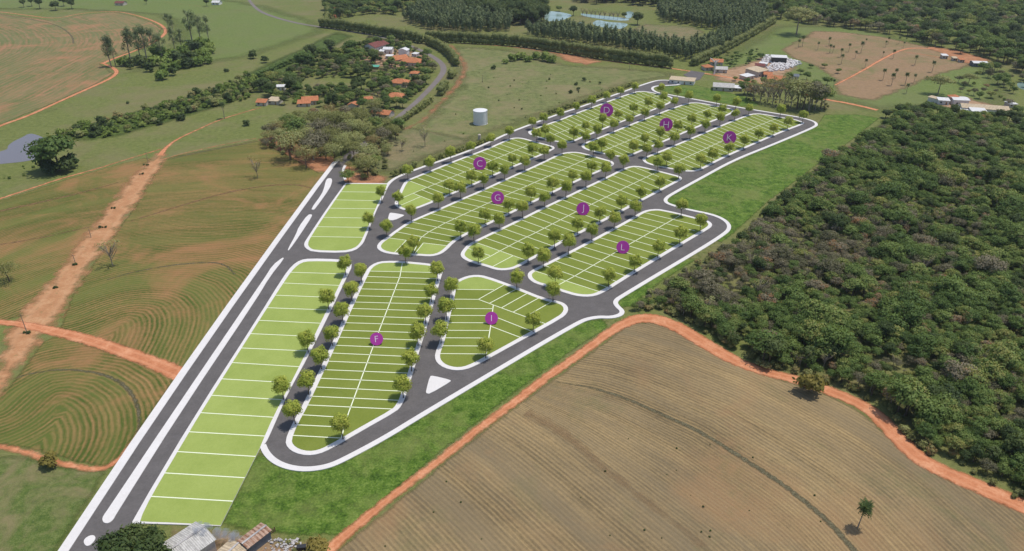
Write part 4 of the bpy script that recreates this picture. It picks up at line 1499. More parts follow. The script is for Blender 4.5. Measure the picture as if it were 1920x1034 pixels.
def gn_mass(name, items, label):
    """one object for a wood that reads as a mass: items = (kind, form, x, y, scale)"""
    kinds = sorted({(k, f) for k, f, *_ in items})
    col = bpy.data.collections.new(name + '_forms')
    for i, (k, f) in enumerate(kinds):
        o = bpy.data.objects.new('form_%03d' % i, FORMS[k][f])
        col.objects.link(o)
    idx = {kf: i for i, kf in enumerate(kinds)}
    me = bpy.data.meshes.new(name)
    n = len(items)
    me.from_pydata([(it[2], it[3], 0.0) for it in items], [], [])
    a = me.attributes.new('idx', 'INT', 'POINT')
    a.data.foreach_set('value', np.array([idx[(it[0], it[1])] for it in items], np.int32))
    a = me.attributes.new('scl', 'FLOAT_VECTOR', 'POINT')
    sc = np.array([[it[4] * R.uniform(.9, 1.1), it[4] * R.uniform(.9, 1.1), it[4] * R.uniform(.85, 1.15)] for it in items], np.float32)
    a.data.foreach_set('vector', sc.ravel())
    a = me.attributes.new('rot', 'FLOAT_VECTOR', 'POINT')
    rt = np.zeros((n, 3), np.float32)
    rt[:, 2] = NR.uniform(0, 6.28, n)
    a.data.foreach_set('vector', rt.ravel())
    o = bpy.data.objects.new(name, me)
    COL.objects.link(o)
    ng = bpy.data.node_groups.new(name + '_nodes', 'GeometryNodeTree')
    ng.interface.new_socket('Geometry', in_out='INPUT', socket_type='NodeSocketGeometry')
    ng.interface.new_socket('Geometry', in_out='OUTPUT', socket_type='NodeSocketGeometry')
    gi = ng.nodes.new('NodeGroupInput')
    go = ng.nodes.new('NodeGroupOutput')
    ci = ng.nodes.new('GeometryNodeCollectionInfo')
    ci.inputs['Collection'].default_value = col
    ci.inputs['Separate Children'].default_value = True
    ci.inputs['Reset Children'].default_value = True
    ip = ng.nodes.new('GeometryNodeInstanceOnPoints')
    ip.inputs['Pick Instance'].default_value = True

    def na(nm, tp):
        q = ng.nodes.new('GeometryNodeInputNamedAttribute')
        q.data_type = tp
        q.inputs['Name'].default_value = nm
        return q.outputs[0]
    L = ng.links.new
    L(gi.outputs[0], ip.inputs['Points'])
    L(ci.outputs[0], ip.inputs['Instance'])
    L(na('idx', 'INT'), ip.inputs['Instance Index'])
    L(na('rot', 'FLOAT_VECTOR'), ip.inputs['Rotation'])
    L(na('scl', 'FLOAT_VECTOR'), ip.inputs['Scale'])
    L(ip.outputs[0], go.inputs[0])
    md = o.modifiers.new('trees', 'NODES')
    md.node_group = ng
    tag(o, label, 'forest', None, 'stuff')
    return o


# ------------------------------------------------------------------ forest on the right
rgF = random.Random(21)
forest_poly = [(1185, 584), (1222, 562), (1268, 538), (1352, 482), (1402, 444), (1455, 388), (1520, 330), (1575, 290), (1625, 262), (1668, 238), (1720, 224), (1800, 232), (1880, 240), (1960, 245),
               (2050, 300), (2150, 600), (2120, 1000), (1960, 940), (1885, 905), (1800, 868), (1740, 838), (1700, 795), (1655, 752), (1600, 728), (1520, 702), (1440, 684), (1370, 652), (1320, 615), (1270, 588), (1225, 583)]
fpts = scatter(forest_poly, 3.6, rgF)
ITEMS = []
for p in fpts:
    x, y = to_px(p)
    # dry grey-brown zone in the middle left of the wood, green elsewhere
    dz = math.exp(-(((x - 1390) / 210) ** 2 + ((y - 500) / 75) ** 2)) + 0.75 * math.exp(-(((x - 1640) / 150) ** 2 + ((y - 450) / 50) ** 2)) + 0.3 * math.exp(-(((x - 1260) / 120) ** 2 + ((y - 560) / 40) ** 2))
    nzv = noise.noise(Vector((p.x * 0.022, p.y * 0.022, 3.0))) + 0.5 * noise.noise(Vector((p.x * 0.06, p.y * 0.06, 9.0)))
    pd = min(0.88, max(0.04, 0.2 + 0.75 * dz + 0.6 * nzv))
    u = rgF.random()
    grow = 1.0 + 0.6 * noise.noise(Vector((p.x * 0.05, p.y * 0.05, 21.0)))
    if u < pd:
        kind, s = ('bare_tree', rgF.uniform(0.8, 1.2)) if rgF.random() < 0.12 else ('dry_tree', rgF.uniform(0.45, 0.95))
    elif u > 0.93:
        kind, s = 'dark_tree', rgF.uniform(0.5, 0.8)
    else:
        kind, s = 'forest_tree', rgF.uniform(0.4, 0.98)
    s *= grow * (1.5 if rgF.random() < 0.09 else 1.0)
    ITEMS.append((kind, rgF.randrange(len(FORMS[kind])), p.x, p.y, s))
# low bushes along the forest rim
rim = chaikin(G([(1222, 590), (1245, 591), (1278, 598), (1325, 626), (1375, 662), (1440, 694), (1520, 712), (1600, 738), (1650, 765), (1695, 812), (1740, 852), (1800, 884), (1885, 922), (1980, 965)]), 1, False)
for p in resample(rim, 3.0):
    for _ in range(2):
        q = p + Vector((rgF.uniform(-1.5, 3.5), rgF.uniform(-0.5, 5.0)))
        ITEMS.append(('forest_shrub', rgF.randrange(4), q.x, q.y, rgF.uniform(0.4, 0.9)))
rim2 = chaikin(G([(1200, 574), (1265, 532), (1345, 480), (1395, 444), (1450, 388), (1520, 335), (1575, 296), (1620, 268)]), 1, False)
for p in resample(rim2, 3.5):
    q = p + Vector((rgF.uniform(-2.5, 2), rgF.uniform(-2, 2)))
    ITEMS.append(('forest_shrub', rgF.randrange(4), q.x, q.y, rgF.uniform(0.4, 0.9)))


def in_view(x, y, s):
    px, py = to_px(Vector((x, y)))
    return -10 < px < 1930 and -10 < py < 1060


trees = [it for it in ITEMS if it[0] != 'forest_shrub' and in_view(it[2], it[3], it[4])]
# the nearest 300 as single trees
trees.sort(key=lambda it: it[3] ** 2 + it[2] ** 2)
near = trees[:300]
nearset = {id(t) for t in near}
labF = {'forest_tree': 'leafy green tree in the front part of the right hand forest',
        'dry_tree': 'greyish half dry tree in the front part of the right hand forest',
        'dark_tree': 'dark green tree in the front part of the right hand forest',
        'bare_tree': 'bare grey tree in the front part of the right hand forest'}
def sector(x, y):
    px, py = to_px(Vector((x, y)))
    return ('by the street bulb' if px < 1330 else 'left of the yellowish bush' if px < 1490 else 'above the yellowish bush' if px < 1620
            else 'right of the yellowish bush' if px < 1750 else 'in the lower right corner')


for kind, f, x, y, s in near:
    plant(kind, 0, 0, s, labF[kind].replace('in the front part of the right hand forest', 'of the forest front ' + sector(x, y)), 'tree', 'forest front %s: %s' % (sector(x, y), kind.replace('_', ' ')), loc=Vector((x, y, 0)), form=f)
gn_mass('forest', [it for it in ITEMS if id(it) not in nearset], 'dense mixed green and grey forest filling the right side')

# far woods
far = []


def fill(poly, spacing, kinds, s0, s1, store):
    for p in scatter(poly, spacing, rgF):
        k = kinds[rgF.randrange(len(kinds))]
        store.append((k, rgF.randrange(len(FORMS[k])), p.x, p.y, rgF.uniform(s0, s1)))


fill([(1440, 38), (1500, 44), (1560, 50), (1640, 62), (1700, 72), (1760, 92), (1850, 112), (1930, 150), (2060, 150), (2060, -25), (1400, -25), (1340, 12), (1400, 20)], 11, ['forest_tree', 'forest_tree', 'forest_tree', 'dark_tree', 'dry_tree'], 1.1, 2.0, far)
fill([(1860, 128), (1930, 152), (1930, 178), (1890, 185), (1850, 160), (1820, 150)], 13, ['forest_tree', 'garden_tree', 'dry_tree'], 0.6, 1.3, far)
fill([(1770, 150), (1850, 160), (1900, 190), (1900, 205), (1850, 190), (1800, 175)], 11, ['shrub', 'garden_tree', 'dry_tree', 'shrub'], 0.5, 1.0, far)
fill([(1640, 222), (1680, 212), (1725, 208), (1760, 214), (1800, 222), (1900, 226), (1930, 240), (1800, 236), (1720, 230)], 6.5, ['forest_tree', 'dark_tree'], 0.7, 1.15, far)
gn_mass('far_forest', far, 'dark green wood rising behind the palm pasture')
far = []
fill([(1232, 20), (1300, 6), (1400, 18), (1440, 30), (1420, 45), (1340, 58), (1290, 48), (1240, 42)], 5.5, ['plantation_tree'], 0.8, 1.15, far)
fill([(985, 62), (1055, 58), (1110, 70), (1180, 78), (1290, 98), (1340, 80), (1425, 42), (1445, 48), (1350, 102), (1290, 116), (1200, 100), (1100, 85), (1000, 74)], 5.5, ['plantation_tree'], 0.75, 1.1, far)
gn_mass('plantation', far, 'slim eucalyptus plantation in rows behind the long hedge')
far = []
fill([(756, 40), (790, 20), (860, 8), (900, 30), (960, 48), (955, 60), (870, 62), (800, 56)], 5.5, ['plantation_tree'], 0.8, 1.2, far)
gn_mass('plantation', far, 'slanting eucalyptus plantation at the top middle')
far = []
fill([(875, 32), (880, 10), (900, -5), (1020, -5), (1022, 45), (990, 50), (950, 46)], 9, ['dark_tree'], 1.6, 2.2, far)
fill([(1080, 8), (1080, -8), (1240, -8), (1240, 14), (1160, 8)], 10, ['dark_tree'], 1.1, 1.6, far)
gn_mass('dark_wood', far, 'very dark tall wood at the top middle')
far = []
fill([(610, 40), (610, -12), (640, -12), (720, -12), (880, -12), (850, 10), (780, 14), (740, 30), (690, 28), (650, 34)], 9, ['forest_tree', 'garden_tree', 'dark_tree'], 0.8, 1.5, far)
gn_mass('far_wood', far, 'mixed green wood above the hedge at the top')

# long hedgerows (each one continuous hedge)


def hedge(pts_px, h, w, seed, label, n_per_m=34, leaf=0.45, mat='leaf_hedge'):
    rg = np.random.RandomState(seed)
    c = resample(chaikin(G(pts_px), 1, False), 2.6)
    o0 = c[0]
    lob = []
    for p in c:
        for z, k in ((h * 0.28, 1.0), (h * 0.66, 0.9)):
            lob.append((p.x - o0.x + rg.uniform(-.8, .8), p.y - o0.y + rg.uniform(-.8, .8), z * rg.uniform(.88, 1.12), w * k * rg.uniform(.8, 1.15), w * k * rg.uniform(.8, 1.15), h * 0.33))
    n = int(len(c) * 2.6 * n_per_m)
    V, F, T = leaf_cloud(rg, n, lob, leaf, up=-0.6, core=0.8)
    me = foliage_mesh('hedgerow', V, F, T, M[mat])
    o = link('hedgerow', me)
    o.location = (o0.x, o0.y, 0)
    tag(o, label, 'hedge', 'tall hedgerows')
    return o


hedge([(603, 52), (640, 56), (690, 64), (740, 72), (790, 82)], 11.5, 4.0, 1, 'tall olive hedge behind the country road')
hedge([(800, 82), (830, 96), (848, 112), (856, 124)], 9.5, 4.2, 2, 'tall hedge on the outer side of the road bend')
hedge([(800, 78), (880, 82), (960, 86), (1040, 97), (1130, 112), (1200, 121), (1255, 128)], 12.0, 4.0, 3, 'very long hedge above the water tank meadow')
hedge([(848, 142), (846, 148)], 7, 4.2, 4, 'round clipped bush beside the road bend')
hedge([(836, 168), (826, 180)], 8, 4.2, 5, 'oval clipped bush beside the lower road bend')
hedge([(611, 50), (617, 30), (612, 0), (606, -12)], 9, 3.2, 6, 'tall hedge running away at the top')
hedge([(1300, 124), (1360, 96), (1420, 62), (1450, 44)], 9, 4.4, 7, 'hedge along the diagonal edge of the plantation')
hedge([(738, 332), (760, 322), (780, 314)], 3.4, 1.8, 8, 'low brown hedge along the upper street by block C')
hedge([(800, 308), (840, 293), (880, 279), (925, 262)], 3.0, 1.5, 9, 'low scrubby hedge behind the middle of the upper street')
hedge([(1030, 214), (1070, 202), (1110, 188), (1150, 172), (1185, 161)], 3.0, 1.5, 10, 'low scrubby hedge behind the far upper street')
hedge([(690, 262), (720, 247), (760, 226), (790, 205), (808, 192)], 4.5, 2.6, 11, 'overgrown hedge on the field side of the country road')
hedge([(645, 112), (690, 103), (640, 100), (600, 98), (560, 112), (520, 130), (486, 145)], 5.0, 3.0, 12, 'dark hedge along the village edge', mat='leaf_forest')

# ------------------------------------------------------------------ grove at the avenue end
rgG = random.Random(5)
grove = [(512, 262, 50), (545, 300, 72), (560, 262, 60), (600, 290, 70), (575, 315, 48), (628, 304, 50), (655, 318, 22), (665, 300, 45), (690, 332, 52), (640, 270, 62), (610, 258, 58), (585, 240, 45), (540, 242, 40),
         (662, 262, 50), (700, 282, 45), (720, 270, 42), (735, 258, 40), (748, 246, 42), (705, 250, 45), (680, 240, 42), (640, 235, 38), (690, 305, 50), (705, 226, 36), (620, 225, 35), (590, 222, 30), (560, 226, 32), (655, 285, 55), (530, 275, 48), (728, 290, 30), (500, 278, 22), (600, 268, 55), (668, 222, 30), (572, 285, 60),
         (522, 262, 44), (556, 250, 46), (578, 262, 52), (596, 246, 48), (615, 238, 42), (632, 252, 52), (650, 250, 46), (622, 280, 62), (588, 300, 60), (612, 300, 50), (640, 292, 50), (672, 278, 46), (686, 262, 44), (712, 262, 38), (726, 244, 34), (742, 262, 30), (680, 318, 40), (705, 318, 34), (548, 280, 56), (505, 270, 34), (636, 312, 30), (648, 222, 30)]
gl = ['olive brown spreading tree in the grove at the avenue end', 'yellowish green tree in the grove at the avenue end']
def gpos(x, y):
    return ('front ' if y > 285 else 'middle ' if y > 245 else 'back ') + ('left' if x < 590 else 'centre' if x < 665 else 'right')


for i, (x, y, px) in enumerate(grove):
    k_ = rgG.choice(['olive_tree', 'olive_tree', 'olive_tree', 'olive_tree', 'dry_tree', 'dry_tree', 'forest_tree'])
    plant(k_, x, y, hpx(k_, x, y, px * rgG.uniform(0.62, 0.85)), {'olive_tree': 'olive brown', 'dry_tree': 'greyish', 'forest_tree': 'leafy green'}[k_] + ' tree in the %s of the grove at the avenue end' % gpos(x, y), 'tree', 'grove trees: ' + k_ + ' ' + gpos(x, y))
for p in scatter([(505, 275), (520, 235), (580, 215), (660, 215), (700, 235), (760, 238), (745, 262), (715, 300), (700, 335), (660, 330), (655, 300), (600, 295), (540, 300)], 8.5, rgG):
    plant('forest_shrub', 0, 0, rgG.uniform(0.5, 1.2), 'low brown scrub bush among the grove trees', 'bush', 'scrub under the grove', loc=Vector((p.x, p.y, 0)))
for p in scatter([(690, 250), (745, 240), (770, 232), (752, 262), (735, 290), (728, 318), (705, 336), (672, 338), (668, 320), (690, 290)], 7.5, rgG):
    k = rgG.choice(['olive_tree', 'forest_shrub', 'dry_tree', 'forest_shrub'])
    plant(k, 0, 0, rgG.uniform(0.35, 0.6) if k != 'forest_shrub' else rgG.uniform(0.8, 1.5), {'olive_tree': 'low olive tree', 'forest_shrub': 'wide olive scrub bush', 'dry_tree': 'low greyish tree'}[k] + ' on the slope right of the avenue end', 'bush' if k == 'forest_shrub' else 'tree', 'slope right of the avenue end: ' + k, loc=Vector((p.x, p.y, 0)))
plant('bare_tree', 483, 333, hpx('bare_tree', 483, 333, 36), 'small bare tree beside the red soil left of the grove')
plant('bare_tree', 754, 283, hpx('bare_tree', 754, 283, 26), 'small thin tree on the slope above the upper street')
plant('bare_tree', 797, 275, hpx('bare_tree', 797, 275, 32), 'thin leafy tree on the grass behind the upper street')
plant('forest_tree', 653, 343, hpx('forest_tree', 653, 343, 28), 'bushy olive tree right of the avenue end')
plant('olive_tree', 702, 216, hpx('olive_tree', 702, 216, 32), 'brown tree in front of the longest orange roof')

# ------------------------------------------------------------------ trees on the left
pt_ = hpx('garden_tree', 112, 320, 66)
plant('garden_tree', 112, 320, pt_, 'large dark round tree beside the grey pond').scale = (pt_ * 1.15, pt_ * 1.1, pt_)
for x, y, px in [(88, 318, 26), (100, 326, 26), (125, 324, 28), (136, 314, 26)]:
    plant('dark_shrub', x, y, hpx('dark_shrub', x, y, px), 'dark bush at the foot of the round pond tree', 'bush', 'bushes under the pond tree')
plant('olive_tree', 18, 528, hpx('olive_tree', 18, 528, 55), 'brownish tree at the left edge of the crop field').scale = (0.95, 0.95, 1.05)
plant('bare_tree', 212, 500, hpx('bare_tree', 212, 500, 44), 'bare thin tree beside the dirt clearing')
plant('yellow_shrub', 97, 873, hpx('yellow_shrub', 97, 873, 23), 'yellow green bush on the lower left dirt track', 'bush')
plant('yellow_shrub', 1516, 737, hpx('yellow_shrub', 1516, 737, 34), 'large yellowish bush at the edge of the red dirt road', 'bush')
plant('yellow_shrub', 597, 1040, hpx('yellow_shrub', 597, 1040, 26), 'bright yellow bush by the dirt road at the bottom', 'bush')
eucs = [(209, 126, 55), (217, 124, 50), (246, 119, 62), (263, 108, 50), (277, 119, 60), (305, 114, 52), (289, 106, 55), (316, 54, 26), (325, 60, 28), (329, 99, 42), (341, 94, 38), (360, 76, 58), (377, 79, 50), (392, 79, 42)]
for i, (x, y, px) in enumerate(eucs):
    lab = ['leftmost tall eucalyptus beside the contour field track', 'second tall eucalyptus from the contour field track', 'slim eucalyptus standing apart right of the first pair', 'eucalyptus behind the track fork', 'tall eucalyptus in the middle of the clump', 'eucalyptus on the right of the middle clump',
           'eucalyptus crown above the middle of the clump', 'left one of two small eucalyptus by the upper track bend', 'right one of two small eucalyptus by the upper track bend', 'eucalyptus above the green bushes', 'eucalyptus right above the green bushes', 'tallest eucalyptus at the top of the clump', 'second eucalyptus at the top of the clump', 'rightmost eucalyptus of the clump'][i]
    plant('eucalyptus', x, y, hpx('eucalyptus', x, y, px), lab, 'tree', 'eucalyptus clump on the left')
for x, y, px in [(232, 124, 14), (262, 122, 15), (281, 135, 13), (304, 150, 16), (324, 142, 12), (300, 112, 22), (335, 118, 16), (367, 100, 18), (386, 108, 16), (390, 120, 14), (372, 124, 14), (352, 128, 16), (345, 105, 16), (315, 125, 14), (245, 130, 8), (360, 115, 16), (240, 124, 14), (270, 126, 14), (290, 124, 16), (310, 135, 12), (325, 108, 16), (340, 128, 14), (380, 92, 18), (395, 100, 16), (355, 95, 14), (375, 112, 16), (362, 124, 12), (330, 132, 12)]:
    k = R.choice(['shrub', 'dark_shrub', 'shrub'])
    plant(k, x, y, hpx(k, x, y, px * 1.35), ('round dark bush' if k == 'dark_shrub' else 'round green bush') + ' below the eucalyptus clump', 'bush', 'bushes below the eucalyptus clump: ' + k)
# brush strip
for p in scatter([(105, 254), (150, 238), (210, 224), (260, 212), (330, 190), (400, 166), (470, 140), (490, 165), (470, 186), (420, 198), (380, 206), (330, 222), (280, 236), (230, 252), (180, 262)], 5.2, rgG):
    k = rgG.choice(['shrub', 'shrub', 'shrub', 'dark_shrub', 'forest_shrub'])
    plant(k, 0, 0, rgG.uniform(0.7, 1.7), {'shrub': 'bright green bush in the long brush strip', 'dark_shrub': 'dark green bush in the long brush strip', 'forest_shrub': 'olive bush in the long brush strip'}[k], 'bush', 'brush strip: ' + k, loc=Vector((p.x, p.y, 0)))
for p in scatter([(20, 318), (70, 300), (70, 250), (100, 262), (60, 330), (0, 350), (-20, 330)], 9, rgG):
    plant('shrub', 0, 0, rgG.uniform(0.25, 0.6), 'low green bush on the pond bank', 'bush', 'bushes by the pond', loc=Vector((p.x, p.y, 0)))
for x, y, px, lab in [(475, 110, 15, 'dark round bush above the brush strip'), (497, 118, 12, 'small round bush left of the village'), (462, 236, 12, 'lonely dark bush in the field left of the grove'), (340, 226, 14, 'dark bush at the lower rim of the brush strip'), (301, 234, 12, 'small dark bush below the brush strip'), (240, 195, 5, 'tiny bush on the pasture above the brush strip'), (425, 135, 8, 'small pale bush on the pasture')]:
    plant('dark_shrub', x, y, hpx('dark_shrub', x, y, px), lab, 'bush')
for x, y, px, lab in [(45, 14, 14, 'first dark tree of the clump at the top left edge'), (75, 17, 17, 'second dark tree of the clump at the top left edge'), (105, 20, 18, 'third dark tree of the clump at the top left edge'), (135, 17, 17, 'fourth dark tree of the clump at the top left edge'), (60, 12, 14, 'rear dark tree of the clump at the top left edge'), (120, 12, 16, 'rear right dark tree of the clump at the top left edge'),
                      (275, 8, 9, 'small dark tree by the dirt at the top left'), (388, 12, 12, 'dark round tree by the white house at the top')]:
    plant('dark_tree', x, y, hpx('dark_tree', x, y, px) * 1.1, lab)
for x, y, px in [(960, 115, 16), (975, 112, 18), (990, 116, 14), (1005, 112, 15), (1022, 115, 18), (1035, 118, 16), (948, 120, 10)]:
    plant('shrub', x, y, hpx('shrub', x, y, px), 'green bush of the clump on the tank meadow', 'bush', 'bush clump on the meadow')
for x, y, px in [(1080, 160, 6), (1095, 152, 7), (1070, 175, 7), (1085, 170, 6), (1125, 158, 5), (1030, 150, 4), (925, 130, 8)]:
    plant('dark_shrub', x, y, hpx('dark_shrub', x, y, px), 'low dark weed bush on the tank meadow', 'bush', 'low weeds on the meadow')

for p in scatter([(860, 130), (940, 125), (1050, 140), (1180, 150), (1080, 190), (960, 235), (880, 262), (800, 285), (770, 290), (800, 250), (850, 190)], 22, rgG):
    if (p - at(901, 232).xy).length < 14:
        continue
    k = rgG.choice(['forest_shrub', 'dark_shrub', 'shrub'])
    plant(k, 0, 0, rgG.uniform(0.15, 0.45), {'shrub': 'small green', 'dark_shrub': 'small dark', 'forest_shrub': 'small olive'}[k] + ' scrub tuft scattered on the tank meadow', 'bush', 'scrub on the tank meadow: ' + k, loc=Vector((p.x, p.y, 0)))

# ------------------------------------------------------------------ village, farms, sheds


def roof_mesh(kind, Lx, Ly, z0, rise, over, th=0.18):
    """roof over a Lx by Ly plan centred at 0, ridge along x; returns verts, faces, ridge attribute"""
    a, b_ = Lx / 2 + over, Ly / 2 + over
    V, F, Rg = [], [], []
    if kind == 'hip':
        k = max(0.0, a - b_)
        top = [(-k, 0, z0 + rise), (k, 0, z0 + rise)]
        base = [(-a, -b_, z0), (a, -b_, z0), (a, b_, z0), (-a, b_, z0)]
        for tri, ax in (([base[0], base[1], top[1], top[0]], 0), ([base[2], base[3], top[0], top[1]], 0), ([base[1], base[2], top[1]], 1), ([base[3], base[0], top[0]], 1)):
            i0 = len(V)
            V += tri
            Rg += [p[ax] for p in tri]
            F.append(list(range(i0, i0 + len(tri))))
        i0 = len(V)
        V += [(x, y, z - th) for x, y, z in base] + base
        Rg += [0] * 8
        F += [[i0 + 3, i0 + 2, i0 + 1, i0]] + [[i0 + j, i0 + (j + 1) % 4, i0 + 4 + (j + 1) % 4, i0 + 4 + j] for j in range(4)]
    elif kind == 'gable':
        for s in (-1, 1):
            i0 = len(V)
            q = [(-a, s * b_, z0), (a, s * b_, z0), (a, 0, z0 + rise), (-a, 0, z0 + rise)]
            V += q + [(x, y, z - th) for x, y, z in q]
            Rg += [p[0] for p in q] * 2
            f = [[0, 1, 2, 3], [7, 6, 5, 4], [0, 4, 5, 1], [1, 5, 6, 2], [3, 2, 6, 7], [0, 3, 7, 4]]
            if s > 0:
                f = [w[::-1] for w in f]
            F += [[j + i0 for j in w] for w in f]
    else:  # shed
        q = [(-a, -b_, z0), (a, -b_, z0), (a, b_, z0 + rise), (-a, b_, z0 + rise)]
        V = q + [(x, y, z - th) for x, y, z in q]
        Rg = [p[0] for p in q] * 2
        F = [[0, 1, 2, 3], [7, 6, 5, 4], [0, 4, 5, 1], [1, 5, 6, 2], [2, 6, 7, 3], [0, 3, 7, 4]]
    return V, F, Rg


HID = [0]


def house(name, label, cx, cy, lx_px, ang, depth_m, wall_h, roof, roof_mat, wall_mat='wall', rise=None, over=0.5, cat='house', group=None, openings=True):
    """centre pixel of the roof, length in px along the long side, ang = degrees of the long side on the ground"""
    L = lx_px / ppm(cx, cy)
    D = depth_m
    rise = rise if rise is not None else D * 0.22
    c = at(cx, cy, wall_h + rise * 0.4)
    root = empty(name, (c.x, c.y, 0), math.radians(ang))
    tag(root, label, cat, group)
    V, F = box_data((0, 0, wall_h / 2), (L, D, wall_h))
    if roof == 'gable':
        b0 = len(V)
        for s in (-1, 1):
            V += [(s * L / 2, -D / 2, wall_h), (s * L / 2, D / 2, wall_h), (s * L / 2, 0, wall_h + rise * 0.86)]
        F += [[b0, b0 + 1, b0 + 2], [b0 + 5, b0 + 4, b0 + 3]]
    mk('wall', V, F, M[wall_mat], root)
    V, F, Rg = roof_mesh(roof, L, D, wall_h + 0.02, rise, over)
    o = mk('roof', V, F, M[roof_mat], root)
    a = o.data.attributes.new('ridge', 'FLOAT', 'POINT')
    a.data.foreach_set('value', np.array(Rg, np.float32))
    if openings:
        k = max(2, int(L / 4))
        for i in range(k):
            x = -L / 2 + L * (i + 0.5) / k
            if i == k // 2:
                v, f = box_data((x, -D / 2 - 0.02, 1.05), (1.0, 0.1, 2.1))
                mk('door', v, f, M['wood'], root)
            else:
                v, f = box_data((x, -D / 2 - 0.02, 1.55), (1.3, 0.1, 1.1))
                mk('window', v, f, M['dark'], root)
    return root


house('barn', 'long barn with a dark red roof and white gable at the village top', 704, 82, 40, 62, 15, 4.0, 'gable', 'tile_red', 'white_wall', 3.0, 0.8, 'barn')
house('village_house', 'left orange roofed house touching the big long house', 748, 107, 28, 35, 12, 3.2, 'gable', 'tile')
house('village_house', 'large orange hipped house by the road bend', 773, 112, 40, -14, 13, 3.2, 'hip', 'tile')
house('village_house', 'orange hipped house inside a dark clipped hedge', 750, 151, 34, -16, 11, 3.0, 'hip', 'tile')
house('village_house', 'orange hipped house below the hedged one', 742, 177, 32, -10, 11, 3.0, 'hip', 'tile')
house('village_house', 'long orange roofed house nearest the grove', 717, 209, 36, -18, 9, 2.8, 'gable', 'tile')
house('village_house', 'orange roofed house at the left end of the village', 581, 184, 28, 14, 10, 3.0, 'gable', 'tile')
house('village_house', 'lean-to orange roof in front of the left end house', 570, 191, 22, 8, 6, 2.4, 'shed', 'tile', rise=1.2)
house('village_house', 'small orange roofed cottage behind the grove', 663, 194, 14, 80, 7, 3.0, 'gable', 'tile')
house('village_house', 'small orange roof hidden among garden trees', 777, 135, 15, -8, 7, 2.8, 'hip', 'tile')
house('village_house', 'small red roof between the two hipped houses', 690, 183, 14, 20, 6, 2.6, 'gable', 'tile')
house('white_house', 'white roofed house left of the white villa', 728, 90, 16, -5, 9, 4.0, 'gable', 'sheet_white', 'white_wall', 1.4)
house('white_house', 'low white annex left of the white roofed house', 716, 95, 8, -5, 6, 3.0, 'shed', 'sheet_white', 'white_wall', 0.6)
house('white_house', 'tall white villa beside the road', 757, 92, 13, 75, 8, 6.0, 'gable', 'sheet_white', 'white_wall', 1.6)
house('white_house', 'flat white porch roof below the villa', 730, 104, 12, -8, 5, 2.6, 'shed', 'sheet_white', 'white_wall', 0.4)
house('white_house', 'white car port right of the villa', 779, 100, 10, -30, 5, 2.6, 'shed', 'sheet_white', 'white_wall', 0.4)
house('shed', 'open sided shed with green tarp roof in the gardens', 703, 124, 14, -4, 5, 2.2, 'shed', 'green_tarp', 'wood', 0.5, cat='shed', openings=False)
house('shed', 'low pink roofed shed at the far left of the village', 493, 188, 18, -8, 8, 2.6, 'gable', 'tile', cat='shed')
house('shed', 'flat pale shed beside the low pink roofed shed', 515, 186, 22, -10, 8, 2.8, 'shed', 'sheet_beige', cat='shed', rise=0.8)
house('white_house', 'white house among trees at the left village edge', 527, 160, 14, 5, 7, 3.0, 'gable', 'sheet_white', 'white_wall', 1.0)
house('village_house', 'brown roofed farm house at the very top left', 226, 4, 16, -6, 9, 3.0, 'gable', 'tile_red')
house('white_house', 'white house at the very top left', 406, 3, 14, -6, 9, 3.0, 'gable', 'sheet_white', 'white_wall')
# farm by the top corner of the estate
house('gate_shed', 'long beige roofed shed beside the teardrop turning circle', 1280, 148, 44, -20, 10, 3.2, 'shed', 'sheet_beige', 'white_wall', 0.5, cat='shed')
house('farm_building', 'beige roofed farm building with a dark open front', 1420, 130, 30, 36, 13, 4.5, 'shed', 'sheet_beige', 'wall', 0.8, cat='farm building')
house('farm_building', 'low orange roofed farm building above the bare trees', 1456, 145, 30, -20, 11, 3.5, 'gable', 'tile', cat='farm building')
house('farm_building', 'white roofed open shed at the stone yard', 1461, 106, 26, -12, 8, 5.0, 'shed', 'sheet_white', 'dark', 0.5, cat='farm building', openings=False)
house('village_house', 'grey and orange roofed house in front of the farm', 1357, 159, 36, -14, 10, 3.0, 'gable', 'sheet_grey')
house('village_house', 'small red roof beside the white mast', 1327, 123, 16, 10, 8, 3.0, 'hip', 'tile')
house('village_house', 'red roofed house hidden behind the farm trees', 1344, 113, 22, -14, 9, 3.2, 'gable', 'tile')
house('shed', 'small pale shed right of the grey and orange house', 1384, 163, 14, -10, 7, 2.6, 'shed', 'sheet_white', cat='shed', rise=0.5)
house('shed', 'low grey wall shed in the middle of the farm', 1401, 141, 22, 34, 7, 3.0, 'shed', 'sheet_white', cat='shed', rise=0.4)
house('shed', 'small orange roofed hut at the foot of the stone yard', 1440, 137, 14, -15, 7, 2.8, 'gable', 'tile', cat='shed')
house('shed', 'narrow white shed left of the stone yard', 1432, 118, 12, 60, 6, 3.0, 'shed', 'sheet_white', 'white_wall', 0.4, cat='shed')
house('shed', 'red roofed shed behind the beige farm building', 1425, 121, 16, -15, 7, 3.2, 'gable', 'tile_red', cat='shed')
house('shed', 'blue grey sheet shed right of the orange farm building', 1487, 141, 20, -18, 7, 3.0, 'shed', 'metal_blue', 'wall', 0.4, cat='shed')
house('village_house', 'pale grey house right of the white mast', 1352, 127, 22, -12, 8, 3.0, 'gable', 'sheet_grey')
yard = prism('farm_yard', G([(1281, 141), (1296, 133), (1322, 137), (1312, 150), (1304, 152)]), 0, 0.14, M['asphalt'])
tag(yard, 'dark grey yard behind the beige shed', kind='structure')
